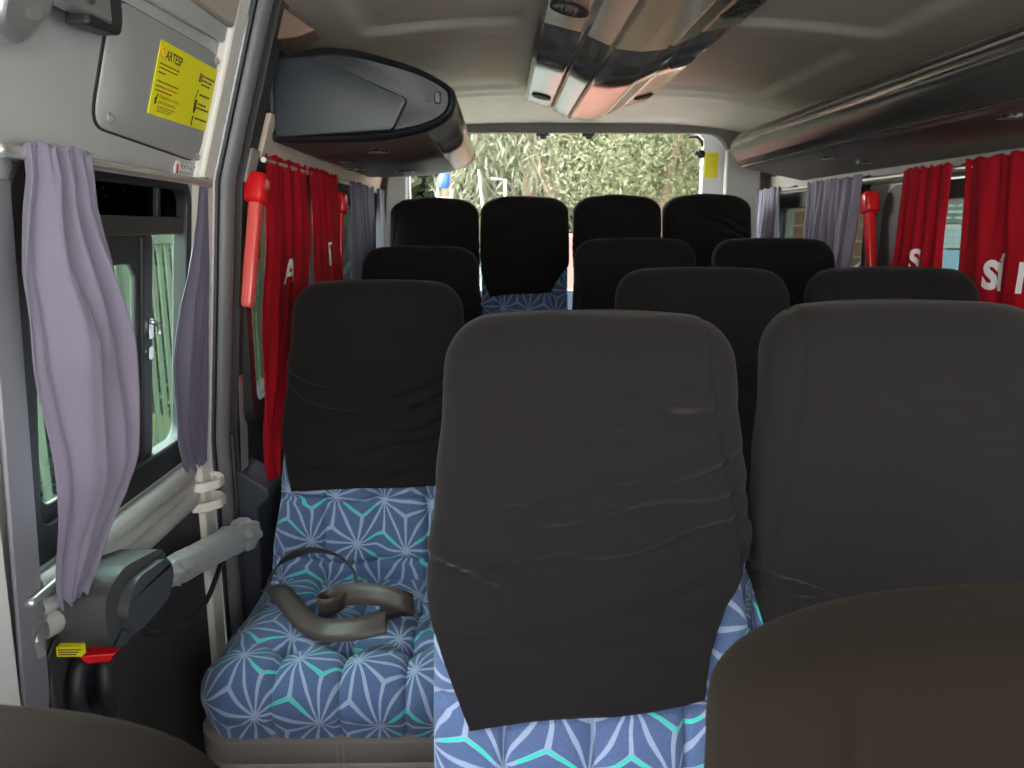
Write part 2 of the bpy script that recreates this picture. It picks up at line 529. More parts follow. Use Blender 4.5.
def make_cushion(parent, hw=.245, mname='upholstery'):
    """tufted seat cushion with a rounded front roll"""
    prof = [(.07, .462), (-.04, .462), (-.16, .470), (-.28, .478), (-.36, .482)]
    fine = []
    for (y0, z0), (y1, z1) in zip(prof, prof[1:]):
        for k in range(12): fine.append((lerp(y0, y1, k / 12), lerp(z0, z1, k / 12)))
    c = (-.372, .418)
    for k in range(15):
        a = R(90 + 98 * k / 14); fine.append((c[0] + .075 * cos(a), c[1] + .064 * sin(a)))
    for k in range(1, 6): fine.append((lerp(fine[50 + 12][0], -.372, k / 5) if False else -.444 + .016 * k / 5, lerp(.412, .366, k / 5)))
    s = [0]
    for a, b in zip(fine, fine[1:]): s.append(s[-1] + sqrt((a[0] - b[0]) ** 2 + (a[1] - b[1]) ** 2))
    nu = 84
    rows, uvv = [], []
    s_t = .375
    for j, (y, z) in enumerate(fine):
        a = fine[max(0, j - 1)]; b = fine[min(len(fine) - 1, j + 1)]
        ty, tz = b[0] - a[0], b[1] - a[1]; l = sqrt(ty * ty + tz * tz)
        ny, nz = -tz / l * -1, ty / l * -1          # outward: up on top, forward at the front
        ny, nz = (tz / l, -ty / l)
        row = []
        for i in range(nu + 1):
            u = -1 + 2 * i / nu
            au = abs(u); e = 0.; x = hw * u
            if au > .70:
                q = (au - .70) / .30
                e = .085 * (1 - sqrt(max(0, 1 - q * q)))
                x = math.copysign(hw * (.70 + .30 * sin(q * pi / 2) ** .9), u)
                e = .085 * (1 - cos(q * pi / 2)) 
            sj = s[j]
            g = 0
            for xc in (-.124, 0, .124):
                g -= .008 * groove(x, xc, .006)
                for st_ in (s_t, s_t - .19):
                    g -= .022 * exp(-(((x - xc) / .030) ** 2 + ((sj - st_) / .032) ** 2))
                    g -= .010 * exp(-(((x - xc) / .012) ** 2 + ((sj - st_) / .014) ** 2))
            wob = .010 * cos(2 * pi * x / .124)
            for st_ in (s_t, s_t - .19): g -= .006 * groove(sj, st_ + wob, .010) * (1 - sstep(.80, 1, au))
            g += .008 * abs(sin(pi * x / .124)) ** .6 * (1 - .45 * sstep(.46, .56, sj))
            g += .005 * (1 - groove(sj, s_t, .055)) * (1 - groove(sj, s_t - .19, .055)) * (1 - sstep(.44, .58, sj))
            hgt = g - e
            yy = y + ny * hgt; zz = z + nz * hgt
            # plan rounding of the front corners
            fc = sstep(.32, .46, sj) * max(0, (au - .62) / .38) ** 2
            yy += .055 * fc
            row.append((x, yy, max(zz, .364)))
            uvv.append((x * 1.12, -sj + .9))
        rows.append(row)
    mb = MB().grid(rows)
    # side skirts down to the pan
    m = nu + 1; n = len(fine)
    for i in (0, nu):
        b = len(mb.v)
        for j in range(n):
            p = mb.v[j * m + i]; mb.v.append((p[0] * .985, p[1] + (.012 if j > 50 else 0), .364)); uvv.append((uvv[j * m + i][0] + .09 * (1 if i else -1), uvv[j * m + i][1]))
        for j in range(n - 1): mb.f.append((j * m + i, (j + 1) * m + i, b + j + 1, b + j))
    me = bpy.data.meshes.new('seat_cushion'); me.from_pydata(mb.v, [], mb.f)
    bm = bmesh.new(); bm.from_mesh(me); bmesh.ops.recalc_face_normals(bm, faces=bm.faces); bm.to_mesh(me); bm.free()
    uvl = me.uv_layers.new(name='UVMap')
    for lp in me.loops: uvl.data[lp.index].uv = uvv[lp.vertex_index]
    return link_mesh('seat_cushion', me, mname, parent, True, 70)

def make_skirt(parent, hw=.238):
    def loop(dx, z, n=20):
        return [(x, y, z) for x, y in rrect(-hw + dx, hw - dx, -.438 + dx, .05, .08, 6)]
    sk = MB().loft([loop(.010, .366), loop(0, .358), loop(.0, .318), loop(.007, .311), loop(.002, .304), loop(.0, .262), loop(.02, .25)]).build('seat_skirt', 'leather', parent, angle=50)
    st = MB()
    for x in (-.006, .006):
        for k in range(16):
            z = .356 - .0055 * k
            st.tube([(x, -.4390, z), (x, -.4390, z - .0032)], .0009, 5)
    st.build('stitching', 'stitch', sk)
    return sk

def make_legs(parent, h=.25, hw=.17):
    for sx in (-1, 1):
        mb = MB()
        x = sx * hw
        mb.tube([(x, -.30, .002), (x, -.30, h * .8), (x, -.26, h), (x, .02, h), (x, .05, h * .8), (x, .05, .002)], .016, 8)
        mb.build('leg', 'seat_metal', parent)

def piping(bk, parent): pass

def make_seat(label, bk, folds, seed, zmid, hem, eL, eR, loc, rz=0, ncol=176, cover='cover', hwc=.224, group=None, cat='seat', lift=0.):
    root = empty('coach_seat', loc, rz)
    tag(root, label, cat, group)
    make_backrest(bk, root, 'upholstery', 240 if ncol > 150 else 120, 140 if ncol > 150 else 70)
    make_cushion(root, hwc)
    make_skirt(root, hwc - .007)
    make_legs(root)
    make_cover(bk, folds, seed, zmid, hem, eL, eR, root, ncol, cover)
    return root

GRP = 'coach seats with black cloth hoods'
EL = ((0, -1), (.08, -.998), (.2, -.975), (.4, -.93), (1, -.75))
ER = ((0, 1), (.06, .99), (.15, .95), (.3, .86), (.6, .73), (1, .67))
# nearest pair
fA = [(.872, .14, .05, -.23, .21, .0034, .010), (.842, .05, .05, -.20, -.02, .0018, .010), (.818, .02, .1, -.23, -.08, .0024, .008), (.925, .15, 0, -.10, .21, .0036, .012), (.955, .16, .03, -.15, .21, .0030, .011), (.79, .12, 0, -.2, .2, .0026, .014),
      (.985, .16, 0, -.02, .20, .0024, .012), (1.04, .16, 0, -.05, .19, .0036, .014), (1.10, -.25, 0, -.03, .16, .0034, .014), (.80, .16, .1, .02, .22, .0020, .010), (.76, .10, .1, -.2, .12, .0012, .014)]
seatA = make_seat('coach seat with long creased black hood flap, left one of the front row pair', Back(1.168), fA, 1, .895, (.632, .672), ((0, -1), (.38, -.99), (.5, -.96), (1, -.72)), ((0, 1), (.08, .99), (.2, .93), (.4, .81), (.6, .71), (.75, .655), (1, .62)), (.128, .90, 0), ncol=208, group=GRP)
fB = [(.80, .02, .1, -.23, .20, .0042, .008), (.775, -.03, .1, -.22, -.05, .0028, .007), (.735, .05, .1, -.10, .23, .0030, .010), (.70, .06, 0, -.1, .23, .0020, .012), (.66, .02, 0, -.2, .2, .0018, .012)]
seatB = make_seat('coach seat with broad smooth black hood, right of the long-flapped front row seat', Back(1.182), fB, 2, .81, (.57, .57), ((0, -1), (.1, -.985), (.4, -.90), (1, -.72)), ((0, 1), (.1, .985), (.4, .90), (1, .72)), (.587, .905, 0), ncol=176, group=GRP)
# single seat by the sliding door
fS = [(.905, .02, .2, -.22, .22, .0042, .009), (.868, .03, .2, -.22, .22, .0045, .009), (.83, -.06, .2, -.2, .2, .0030, .009), (.79, .10, .1, -.05, .2, .0022, .010), (.885, .05, 0, .0, .22, .003, .006), (.74, -.05, 0, -.18, .1, .0015, .012)]
seatS = make_seat('single coach seat beside the sliding door with a bare blue patterned cushion in view', Back(1.158, wtab=((.38, .262), (.52, .256), (.68, .236), (.82, .226), (.95, .213), (1.06, .203), (1.17, .198))), fS, 3, .82, (.680, .696), ((0, -1), (.1, -.985), (.3, -.94), (1, -.80)), ((0, 1), (.1, .97), (.3, .86), (.7, .65), (1, .58)), (-.300, 1.72, 0), ncol=176, hwc=.285, group=GRP)
# rows behind: two builds, copied
gen = [(.95, .05, 0, -.2, .2, .002, .010), (.86, -.05, .1, -.2, .2, .003, .010), (1.10, .2, 0, -.1, .15, .002, .009)]
bkG = Back(1.186, wtab=((.38, .222), (.62, .228), (.82, .226), (.95, .218), (1.06, .212), (1.17, .208)))
G1 = make_seat('second row coach seat behind the gap between the two nearest hooded seats', bkG, gen, 4, .84, (.62, .62), EL, ER, (.510, 1.76, .0), ncol=112, group=GRP)
def seat_copy(src, x, y, z, label, rz=0):
    c = copy_tree(src); c.location = (x, y, z); c.rotation_euler = (0, 0, rz); c['label'] = label; return c
seat_copy(G1, .998, 1.77, .0, 'coach seat in front of the two lettered red curtains')
seat_copy(seatS, -.285, 2.62, .060, 'dark hooded coach seat directly behind the single seat by the door')
seat_copy(G1, .485, 2.62, .060, 'coach seat standing before the third seat of the raised rear row')
seat_copy(G1, .985, 2.62, .060, 'coach seat beside the wide purple curtain, in front of the rear corner seat')
# raised rear bench of four
bkR = Back(1.17, wtab=((.38, .20), (.82, .198), (.95, .198), (1.06, .196), (1.17, .193)), lean=.16, corner=.10)
fR = [(1.08, .35, 0, -.18, .15, .005, .010), (1.02, -.25, 0, -.1, .17, .004, .011), (1.12, .3, 0, -.15, .1, .004, .008)]
R1 = make_seat('rear row seat at the left pillar, below the end of the left luggage rack', bkR, gen, 6, .86, (.70, .70), EL, ER, (-.300, 3.50, .245), ncol=112, hwc=.20, group=GRP)
bkR2 = Back(1.178, wtab=bkR.wtab, lean=.16, corner=.10)
R2 = make_seat('taller rear row seat with crooked hood and blue fabric showing below its hem', bkR2, fR, 7, .88, (.74, .76), EL, ((0, 1), (.3, .8), (1, .55)), (.113, 3.49, .245), ncol=128, hwc=.20, group=GRP)
seat_copy(R1, .540, 3.50, .245, 'rear row seat under the middle of the rear window, third from the left pillar').scale = (1, 1, 1.011)
R4 = make_seat('rear corner seat with slanting creases in its hood, next to the small purple curtain', Back(1.187, wtab=bkR.wtab, lean=.16, corner=.10), [(1.10, -.42, 0, -.05, .19, .006, .010), (1.05, -.42, 0, -.02, .19, .005, .010), (1.14, -.35, 0, -.08, .15, .004, .009)], 8, .86, (.70, .70), EL, ER, (.955, 3.50, .245), ncol=128, hwc=.20, group=GRP)

# two cab seats right in front of the camera
def cab_seat(label, loc, bk, seed, rz=0):
    root = empty('cab_seat', loc, rz)
    tag(root, label, 'seat', 'brown hooded cab seats')
    make_backrest(bk, root, 'cover_brown', 60, 30)
    make_cushion(root, .245, 'cover_brown')
    make_skirt(root)
    make_legs(root)
    fn_seam = True
    make_cover(bk, [(.9, .1, 0, -.2, .2, .002, .02)], seed, .60, (.52, .52), ((0, -1), (1, -1)), ((0, 1), (1, 1)), root, 160, 'cover_brown', (.245, .175))
    return root
bkC = Back(1.02, wtab=((.38, .24), (.62, .255), (.82, .262), (.95, .262), (1.06, .255), (1.17, .245)), lean=.30, d=.06, corner=.20)
cab_seat('brown-hooded seat top filling the bottom right corner, nearest to the viewer', (.405, .30, -.010), bkC, 11, R(-4))
cab_seat('dark seat top along the bottom left edge, below the door opener box', (-.425, .235, -.066), bkC, 12, R(6))

# ------------------------------------------------------------------ shell of the van
def XD(z):                                   # inner skin of the sliding door, leaning in above the waist
    return interp(((0, -.70), (.80, -.70), (1.40, -.645), (1.90, -.50)), z)
XC = .355
def ceil_z(x):
    d = abs(x - XC)
    return 1.85 - .062 * (max(0, d - .28) / .60) ** 2
def S(o, kind='structure', label=None):
    o['kind'] = kind
    if label: o['label'] = label
    return o

S(MB().box(-.86, 1.47, -.80, 4.0, -.06, 0).build('floor', 'floor_vinyl'))
fs_ = MB().box(-.655, 1.340, 2.10, 3.98, .0005, .059); S(fs_.build('floor_step', 'floor_vinyl', bevel=.006))
S(MB().box(-.655, 1.340, 3.03, 3.88, .0595, .2445).build('floor_platform', 'floor_vinyl', bevel=.008))
def ceiling_part(name, y0, y1, m, fn, parent=None):
    rows = []
    ny = int((y1 - y0) / .018) + 2; nx = 116
    for j in range(ny + 1):
        y = lerp(y0, y1, j / ny)
        rows.append([(lerp(-.62, 1.33, i / nx), y, fn(lerp(-.62, 1.33, i / nx), y)) for i in range(nx + 1)])
    o = MB().grid(rows).build(name, m, parent, fixn=False)
    so = o.modifiers.new('thick', 'SOLIDIFY'); so.thickness = .02; so.offset = 1
    return o
def rbox_in(x, y, x0, x1, y0, y1, r, soft):
    dx = max(x0 + r - x, x - x1 + r, 0); dy = max(y0 + r - y, y - y1 + r, 0)
    inside = min(x - x0, x1 - x, y - y0, y1 - y)
    if dx > 0 and dy > 0: inside = r - sqrt(dx * dx + dy * dy)
    return sstep(0, soft, inside)
def ceil_fn(x, y):
    z = ceil_z(x)
    for x0, x1 in ((-.385, .09), (.62, 1.095)):
        for y0, y1 in ((.6, 2.33), (2.46, 3.36)):
            z += .016 * rbox_in(x, y, x0, x1, y0, y1, .07, .035)
    z -= .014 * sstep(3.40, 3.46, y)
    return z
def rear_fn(x, y):
    t = sstep(3.43, 3.90, y)
    z = ceil_z(x) - .006
    for x0, x1 in ((-.30, .09), (.62, 1.02)):
        z += .012 * rbox_in(x, y, x0, x1, 3.50, 3.74, .06, .04)
    return lerp(z, 1.782 - .05 * (abs(x - XC) / .85) ** 4, t)
cl = S(ceiling_part('ceiling', -.80, 3.46, 'ceiling_vinyl', ceil_fn))
ceiling_part('rear_panel', 3.425, 3.90, 'ceiling_vinyl', rear_fn, cl)

# left side wall behind the door
wl = MB()
wl.box(-.80, -.66, 1.86, 3.98, 0, .80); wl.box(-.86, -.75, -.80, .88, 0, .82); wl.box(-.72, -.60, -.80, .88, 1.46, 1.80); wl.box(-.72, -.64, .62, .88, .82, 1.46)
wl.box(-.72, -.60, 1.86, 3.98, 1.455, 1.80)
for y0, y1 in ((2.74, 2.96), (3.80, 3.98)): wl.box(-.72, -.615, y0, y1, .80, 1.455)
S(wl.build('wall_left', 'dark_trim', bevel=.006))
wr = MB()
wr.box(1.345, 1.47, -.80, 3.98, 0, .82)
wr.box(1.325, 1.45, -.80, 3.98, 1.44, 1.80)
for y0, y1 in ((.24, .40), (2.66, 2.80), (3.80, 3.98)): wr.box(1.305, 1.42, y0, y1, .82, 1.44)
S(wr.build('wall_right', 'side_trim_grey', bevel=.006))

S(MB().box(-.80, 1.42, -.90, -.80, 0, .80).build('wall_front', 'dark_trim', bevel=.01))
# trim strips above the curtain rods
def strip(name, prof, y0, y1, m, bevel=.003):
    mb = MB().prism(prof, lambda u, v, w_: (u, w_, v), y0, y1)
    return S(mb.build(name, m, bevel=bevel))
strip('trim_1', [(-.60, 1.462), (-.575, 1.462), (-.545, 1.565), (-.60, 1.565)], 1.95, 3.90, 'side_trim')
strip('trim_2', [(1.325, 1.466), (1.298, 1.466), (1.290, 1.53), (1.325, 1.53)], .40, 3.90, 'side_trim_grey')

# windows of the side walls
def wallwin(name, X, side, y0, y1, z0, z1, r, iy0, iy1, iz0, iz1, m, pane, bars=()):
    fn = lambda u, v, w_: (X + side * w_, u, v)
    mb = MB(); ring_frame(mb, rrect(y0, y1, z0, z1, r), rrect(iy0, iy1, iz0, iz1, .03), fn, 0, .035)
    o = S(mb.build(name, m, bevel=.002))
    g = MB().box(X + side * .018 - .002, X + side * .018 + .002, iy0 - .01, iy1 + .01, iz0 - .01, iz1 + .01).build('pane', pane, o)
    for yb in bars: MB().box(*sorted((X + side * .004, X + side * .03)), yb - .014, yb + .014, iz0, iz1).build('glazing_bar', 'rubber_black', o, bevel=.003)
    return o
wallwin('window_1', -.620, -1, 1.90, 2.76, .80, 1.450, .05, 1.94, 2.70, .86, 1.385, 'rubber_black', 'pane_tint', (2.32,))
wallwin('window_2', -.620, -1, 2.94, 3.82, .80, 1.450, .05, 2.99, 3.77, .86, 1.385, 'rubber_black', 'pane_tint', (3.42,))
wallwin('window_3', 1.303, 1, .42, 2.685, .82, 1.432, .09, .52, 2.43, .90, 1.378, 'pillar_teal', 'pane_tint', (1.45,))
wallwin('window_4', 1.303, 1, 2.79, 3.82, .82, 1.445, .05, 2.815, 3.68, .90, 1.378, 'rubber_black', 'pane_tint')

# rear wall with its opening, rear doors' window behind it
yo = 3.885
fnY = lambda u, v, w_: (u, yo + w_, v)
mb = MB(); ring_frame(mb, rrect(-.66, 1.37, .02, 1.84, .02), rrect(-.475, 1.110, .80, 1.738, .11), fnY, 0, .05)
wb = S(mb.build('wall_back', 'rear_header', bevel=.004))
for sx, (xa, xb, xc_, xd) in (('left', (-.505, -.432, -.432, -.60)), ('right', (1.082, 1.20, 1.235, 1.082))): pass
S(MB().hexa([(1.088, 3.87, .8), (1.30, 3.80, .8), (1.30, 3.90, .8), (1.088, 3.90, .8)], [(1.092, 3.87, 1.66), (1.235, 3.80, 1.69), (1.235, 3.90, 1.69), (1.092, 3.90, 1.66)]).build('trim_3', 'pillar_grey', bevel=.012))
S(MB().hexa([(-.60, 3.80, .8), (-.462, 3.87, .8), (-.462, 3.90, .8), (-.60, 3.90, .8)], [(-.52, 3.80, 1.66), (-.446, 3.87, 1.66), (-.446, 3.90, 1.66), (-.52, 3.90, 1.66)]).build('trim_4', 'pillar_grey', bevel=.012))
fn2 = lambda u, v, w_: (u, 3.955 + w_, v)
mb = MB(); ring_frame(mb, rrect(-.66, 1.37, .02, 1.84, .02), rrect(-.445, 1.003, .98, 1.748, .05), fn2, 0, .05)
wr5 = S(mb.build('window_5', 'white_paint', bevel=.004))
MB().box(-.47, 1.03, 3.983, 3.987, .96, 1.77).build('pane', 'pane_clear', wr5)
hg = MB(); hg.tube([(.93, 3.95, 1.725), (.965, 3.94, 1.728), (.99, 3.935, 1.705), (.992, 3.94, 1.68)], .007, 8); hg.ball((.985, 3.93, 1.645), .022, 8, (1, .6, 1)); hg.ball((.965, 3.935, 1.65), .012, 8)
hg.build('window_hinge', 'rubber_black', wr5)
for x in (.205, .425):
    mb = MB(); mb.box(x - .03, x + .03, 3.872, 3.892, 1.722, 1.736); mb.box(x - .012, x + .018, 3.866, 3.888, 1.708, 1.726)
    mb.build('roof_hook', 'rubber_black', wb, bevel=.003)
mb = MB().box(1.012, 1.078, 3.951, 3.9545, 1.535, 1.655)
tag(mb.build('warning_sticker', 'sticker_yellow'), 'plain yellow sticker on the white frame of the rear window', 'sticker')

# ------------------------------------------------------------------ sliding door on the left
def on_door(y, z, d=0.): return (XD(z) + d, y, z)
WY0, WY1, WZ0, WZ1 = 1.075, 1.668, .805, 1.385
mb = MB()
ys = [.90, .93, .96, .985, 1.01, 1.04, WY0] + [lerp(WY0, WY1, k / 16) for k in range(1, 17)] + [1.688]
zs = [.0, .2, .4, .6, .7, .76, WZ0] + [lerp(WZ0, WZ1, k / 12) for k in range(1, 13)] + [1.42, 1.46, 1.5, 1.54, 1.58, 1.62, 1.66, 1.70]
idx = {}
for j, z in enumerate(zs):
    for i, y in enumerate(ys):
        idx[i, j] = len(mb.v); mb.v.append(on_door(y, z))
for j in range(len(zs) - 1):
    for i in range(len(ys) - 1):
        if WY0 - 1e-6 <= ys[i] and ys[i + 1] <= WY1 + 1e-6 and WZ0 - 1e-6 <= zs[j] and zs[j + 1] <= WZ1 + 1e-6: continue
        mb.f.append((idx[i, j], idx[i + 1, j], idx[i + 1, j + 1], idx[i, j + 1]))
door = mb.build('door_1', 'door_paint', fixn=False)
so = door.modifiers.new('thick', 'SOLIDIFY'); so.thickness = .022; so.offset = -1
S(door)
def door_plate(name, loop, d0, d1, m, bevel=.004, parent=door, nsub=1):
    fn = lambda u, v, w_: on_door(u, v, w_)
    mb = MB().prism(loop, fn, d0, d1)
    return mb.build(name, m, parent, bevel=bevel, seg=3)
# upper inset panel with painted edge shade and screws
def quad_round(pts, r, n=6):
    """rounded polygon in 2-D"""
    out = []
    for k in range(len(pts)):
        p0, p, p1 = (Vector(pts[k - 1]), Vector(pts[k]), Vector(pts[(k + 1) % len(pts)]))
        a = (p0 - p).normalized() * r; b = (p1 - p).normalized() * r
        for q in range(n + 1):
            t = q / n
            out.append(tuple((p + a) * (1 - t) ** 2 + p * 2 * t * (1 - t) + (p + b) * t ** 2))
    return out
PQ = [(1.255, 1.452), (1.686, 1.431), (1.686, 1.640), (1.250, 1.634)]
PQo = [(1.251, 1.4495), (1.687, 1.429), (1.687, 1.642), (1.246, 1.636)]
def surf_plate(name, pq, r, d, m, parent=door, bev=.003):
    """plate that follows the door's lean"""
    lp = quad_round(pq, r)
    c = (sum(p[0] for p in lp) / len(lp), sum(p[1] for p in lp) / len(lp))
    mb = MB(); rings = []
    for k, dd in ((1, 0), (1, d * .6), (.985, d), (.6, d), (.25, d)):
        rings.append([on_door(c[0] + (u - c[0]) * k, c[1] + (v - c[1]) * k, dd) for u, v in lp])
    mb.loft(rings, True, True)
    return mb.build(name, m, parent, angle=50)
surf_plate('panel_edge_shade', PQo, .045, .004, 'rubber_black')  # black sheet peeking out behind the panel, drawn for its edge shade
ip = surf_plate('inset_panel', PQ, .04, .008, 'door_inset')
for y, z in ((1.295, 1.468), (1.668, 1.440), (1.668, 1.626)):
    mb = MB().disc(on_door(y, z, .006), (1, 0, .25), .0085, .006, 16); mb.disc(on_door(y, z, .012), (1, 0, .25), .004, .003, 6); mb.build('screw', 'bracket_metal', ip)
# upper edge rail of the door and the header above it
S(MB().prism([(-.60, 1.70), (-.535, 1.69), (-.50, 1.80), (-.60, 1.82)], lambda u, v, w_: (u, w_, v), .9, 1.685).build('trim_5', 'ceiling_vinyl', bevel=.006))
MB().prism([(1.15, 1.648), (1.687, 1.664), (1.687, 1.700), (1.15, 1.700)], lambda u, v, w_: on_door(u, v, w_), 0, .012).build('upper_rail', 'door_paint', door, bevel=.004)
# window of the door
def loopfn(u, v, w_): return on_door(u, v, w_)
fr = MB(); ring_frame(fr, rrect(WY0 - .012, WY1 + .012, WZ0 - .012, WZ1 + .008, .05), rrect(WY0 + .035, WY1 - .012, WZ0 + .045, WZ1 - .012, .035), loopfn, -.028, .004)
dw = fr.build('window_6', 'rubber_black', bevel=.004); S(dw)
MB().prism([(1.10, 1.318), (1.665, 1.318), (1.665, 1.375), (1.10, 1.375)], loopfn, -.022, -.019).build('smoked_pane', 'pane_smoke', dw)
MB().prism([(1.10, 1.283), (1.665, 1.283), (1.665, 1.318), (1.10, 1.318)], loopfn, -.028, -.006).build('top_rail', 'rack_grey', dw, bevel=.003)
MB().prism([(1.545, 1.318), (1.560, 1.318), (1.560, 1.375), (1.545, 1.375)], loopfn, -.024, -.010).build('glazing_bar', 'rubber_black', dw, bevel=.002)
sl = MB(); ring_frame(sl, rrect(1.11, 1.525, .845, 1.285, .012), rrect(1.135, 1.452, .875, 1.232, .03), loopfn, -.022, -.010)
sl = sl.build('sliding_frame', 'black_plastic', dw, bevel=.004)
MB().prism([(1.47, .85), (1.482, .85), (1.482, 1.28), (1.47, 1.28)], loopfn, -.012, -.006).build('frame_bead', 'rubber_black', sl, bevel=.002)
MB().prism([(1.12, .86), (1.50, .86), (1.50, 1.26), (1.12, 1.26)], loopfn, -.018, -.016).build('pane', 'pane_green', dw)
MB().prism([(1.50, .82), (1.674, .82), (1.674, 1.29), (1.50, 1.29)], loopfn, -.026, -.024).build('pane', 'pane_green', dw)
lt = MB(); lt.prism(rrect(1.493, 1.513, 1.085, 1.125, .006, 3), loopfn, -.016, -.004); lt.tube([on_door(1.503, 1.118, -.004), on_door(1.503, 1.112, .012), on_door(1.500, 1.095, .014)], .005, 8)
lt.prism(rrect(1.493, 1.513, 1.045, 1.070, .006, 3), loopfn, -.016, -.004)
lt.build('latch', 'chrome', dw)
# silver sill rails under the window
for k, (z, r_, m) in enumerate(((.772, .020, 'silver_sill'), (.738, .014, 'silver_sill'), (.706, .020, 'door_paint'))):
    pts = [on_door(1.085, z, .006), on_door(1.10, z, .014), on_door(1.635, z, .014), on_door(1.665, z, .004)]
    mb = MB().tube(pts, r_, 12); mb.build('sill_rail', m, door)
mb = MB().prism([(1.08, .012), (1.685, .012), (1.685, .690), (1.08, .690)], loopfn, 0, .012); mb.build('lower_panel', 'lower_trim', door, bevel=.004)
# near vertical edge: lilac-grey strip and white edge
MB().prism([(1.005, .40), (1.068, .40), (1.064, .80), (1.062, 1.36), (1.008, 1.36)], loopfn, 0, .006).build('edge_strip', 'lilac_trim', door, bevel=.002)
e2 = MB()
e2.prism([(.93, .30), (1.000, .30), (1.000, .96), (.93, .96)], loopfn, 0, .010); e2.build('edge_cover', 'white_paint', door, bevel=.003)
tb = MB().tube([on_door(1.066, .40, .012), on_door(1.064, .60, .013), on_door(1.072, .66, .016), on_door(1.10, .685, .018), on_door(1.14, .69, .018)], .004, 8); tb.build('edge_seal', 'rubber_black', door)
# inside handle
hd = MB(); c = Vector(on_door(1.150, .572, .012))
rg = []
for k in range(25):
    a = R(40 + 280 * k / 24); rg.append(c + Vector((.018, .042 * cos(a), .052 * sin(a))))
hd.tube(rg, .013, 10)
hd = hd.build('door_handle', 'black_plastic', door)
lv = MB().tube([c + Vector((.016, .035, .035)), c + Vector((.034, .02, .025)), c + Vector((.038, .006, .0)), c + Vector((.036, .012, -.035)), c + Vector((.03, .03, -.075))], [.012, .013, .014, .014, .012], 10)
lv.build('lever', 'black_plastic', hd)
MB().disc(c, (1, 0, 0), .046, .008, 28).build('handle_cup', 'rubber_black', hd)
# mounting bracket at the top of the door
bk_ = MB(); bk_.prism(quad_round([(.94, 1.520), (1.00, 1.510), (1.04, 1.55), (1.04, 1.70), (.94, 1.70)], .02), lambda u, v, w_: (interp(((1.5, -.615), (1.7, -.545)), v) + w_, u, v), -.01, .045)
br = bk_.build('door_bracket', 'bracket_metal', door, bevel=.010)
MB().box(-.560, -.530, .930, 1.150, 1.570, 1.640).build('arm_bar', 'bracket_metal', br, bevel=.004)
MB().prism(quad_round([(1.085, 1.556), (1.178, 1.562), (1.190, 1.585), (1.190, 1.67), (1.125, 1.67)], .010), lambda u, v, w_: (w_, u, v), -.565, -.533).build('arm_end', 'black_plastic', br, bevel=.004)
bt = MB().disc((-.531, 1.085, 1.594), (1, 0, 0), .0145, .005, 24); bt.disc((-.527, 1.085, 1.594), (1, 0, 0), .007, .005, 6); bt.build('bolt', 'chrome', br)
b2 = MB().disc((-.568, 1.000, 1.552), (1, -.2, 0), .012, .018, 20); b2.build('bolt', 'bracket_metal', br)

# door end flange, rubber seal, and pillar behind it
def zpath(y, d, z0=.0, z1=1.84, n=46, fy=None):
    return [(XD(lerp(z0, z1, k / n)) + d, y + (fy(lerp(z0, z1, k / n)) if fy else 0), lerp(z0, z1, k / n)) for k in range(n + 1)]
def sweep(name, y0, y1, d0, d1, m, z0=0., z1=1.84, fy=None, bevel=.003):
    rows = []
    for k in range(47):
        z = lerp(z0, z1, k / 46); x = XD(z); f = fy(z) if fy else 0
        rows.append([(x + d0, y0 + f, z), (x + d1, y0 + f, z), (x + d1, y1 + f, z), (x + d0, y1 + f, z)])
    return MB().loft(rows).build(name, m, bevel=bevel)
S(sweep('trim_6', 1.690, 1.748, -.018, .022, 'cream_paint', bevel=.008))
S(sweep('trim_7', 1.750, 1.786, -.018, .012, 'white_paint', bevel=.008))
sealo = S(MB().tube(zpath(1.828, .016), .0245, 14).build('trim_8', 'rubber_grey'))
MB().tube(zpath(1.797, .012), .008, 8).build('seal_lip', 'rubber_black', sealo)
MB().tube(zpath(1.855, .022), .007, 8).build('seal_lip', 'rubber_black', sealo)
S(sweep('trim_9', 1.858, 1.870, -.02, .030, 'pillar_grey', .62, 1.84))
pil = S(sweep('trim_10', 1.872, 1.935, -.04, .046, 'dark_trim'))
MB().prism(quad_round([(1.872, 1.40), (1.935, 1.40), (1.935, 1.475), (1.872, 1.478)], .006), lambda u, v, w_: (XD(v) + w_, u, v), .046, .052).build('pillar_cap', 'side_trim_grey', pil, bevel=.002)
S(MB().prism([(-.60, 1.715), (-.575, 1.79), (-.51, 1.80), (-.42, 1.738), (-.46, 1.724), (-.53, 1.715)], lambda u, v, w_: (u, w_, v), 1.90, 1.985).build('trim_11', 'brown_trim', bevel=.004))
lw = MB().prism([(-.70, .02), (-.625, .02), (-.615, .60), (-.585, .625), (-.585, .650), (-.61, .668), (-.66, .70), (-.70, .70)], lambda u, v, w_: (u, w_, v), 1.866, 1.99)
S(lw.build('trim_12', 'blue_grey_trim', bevel=.006))
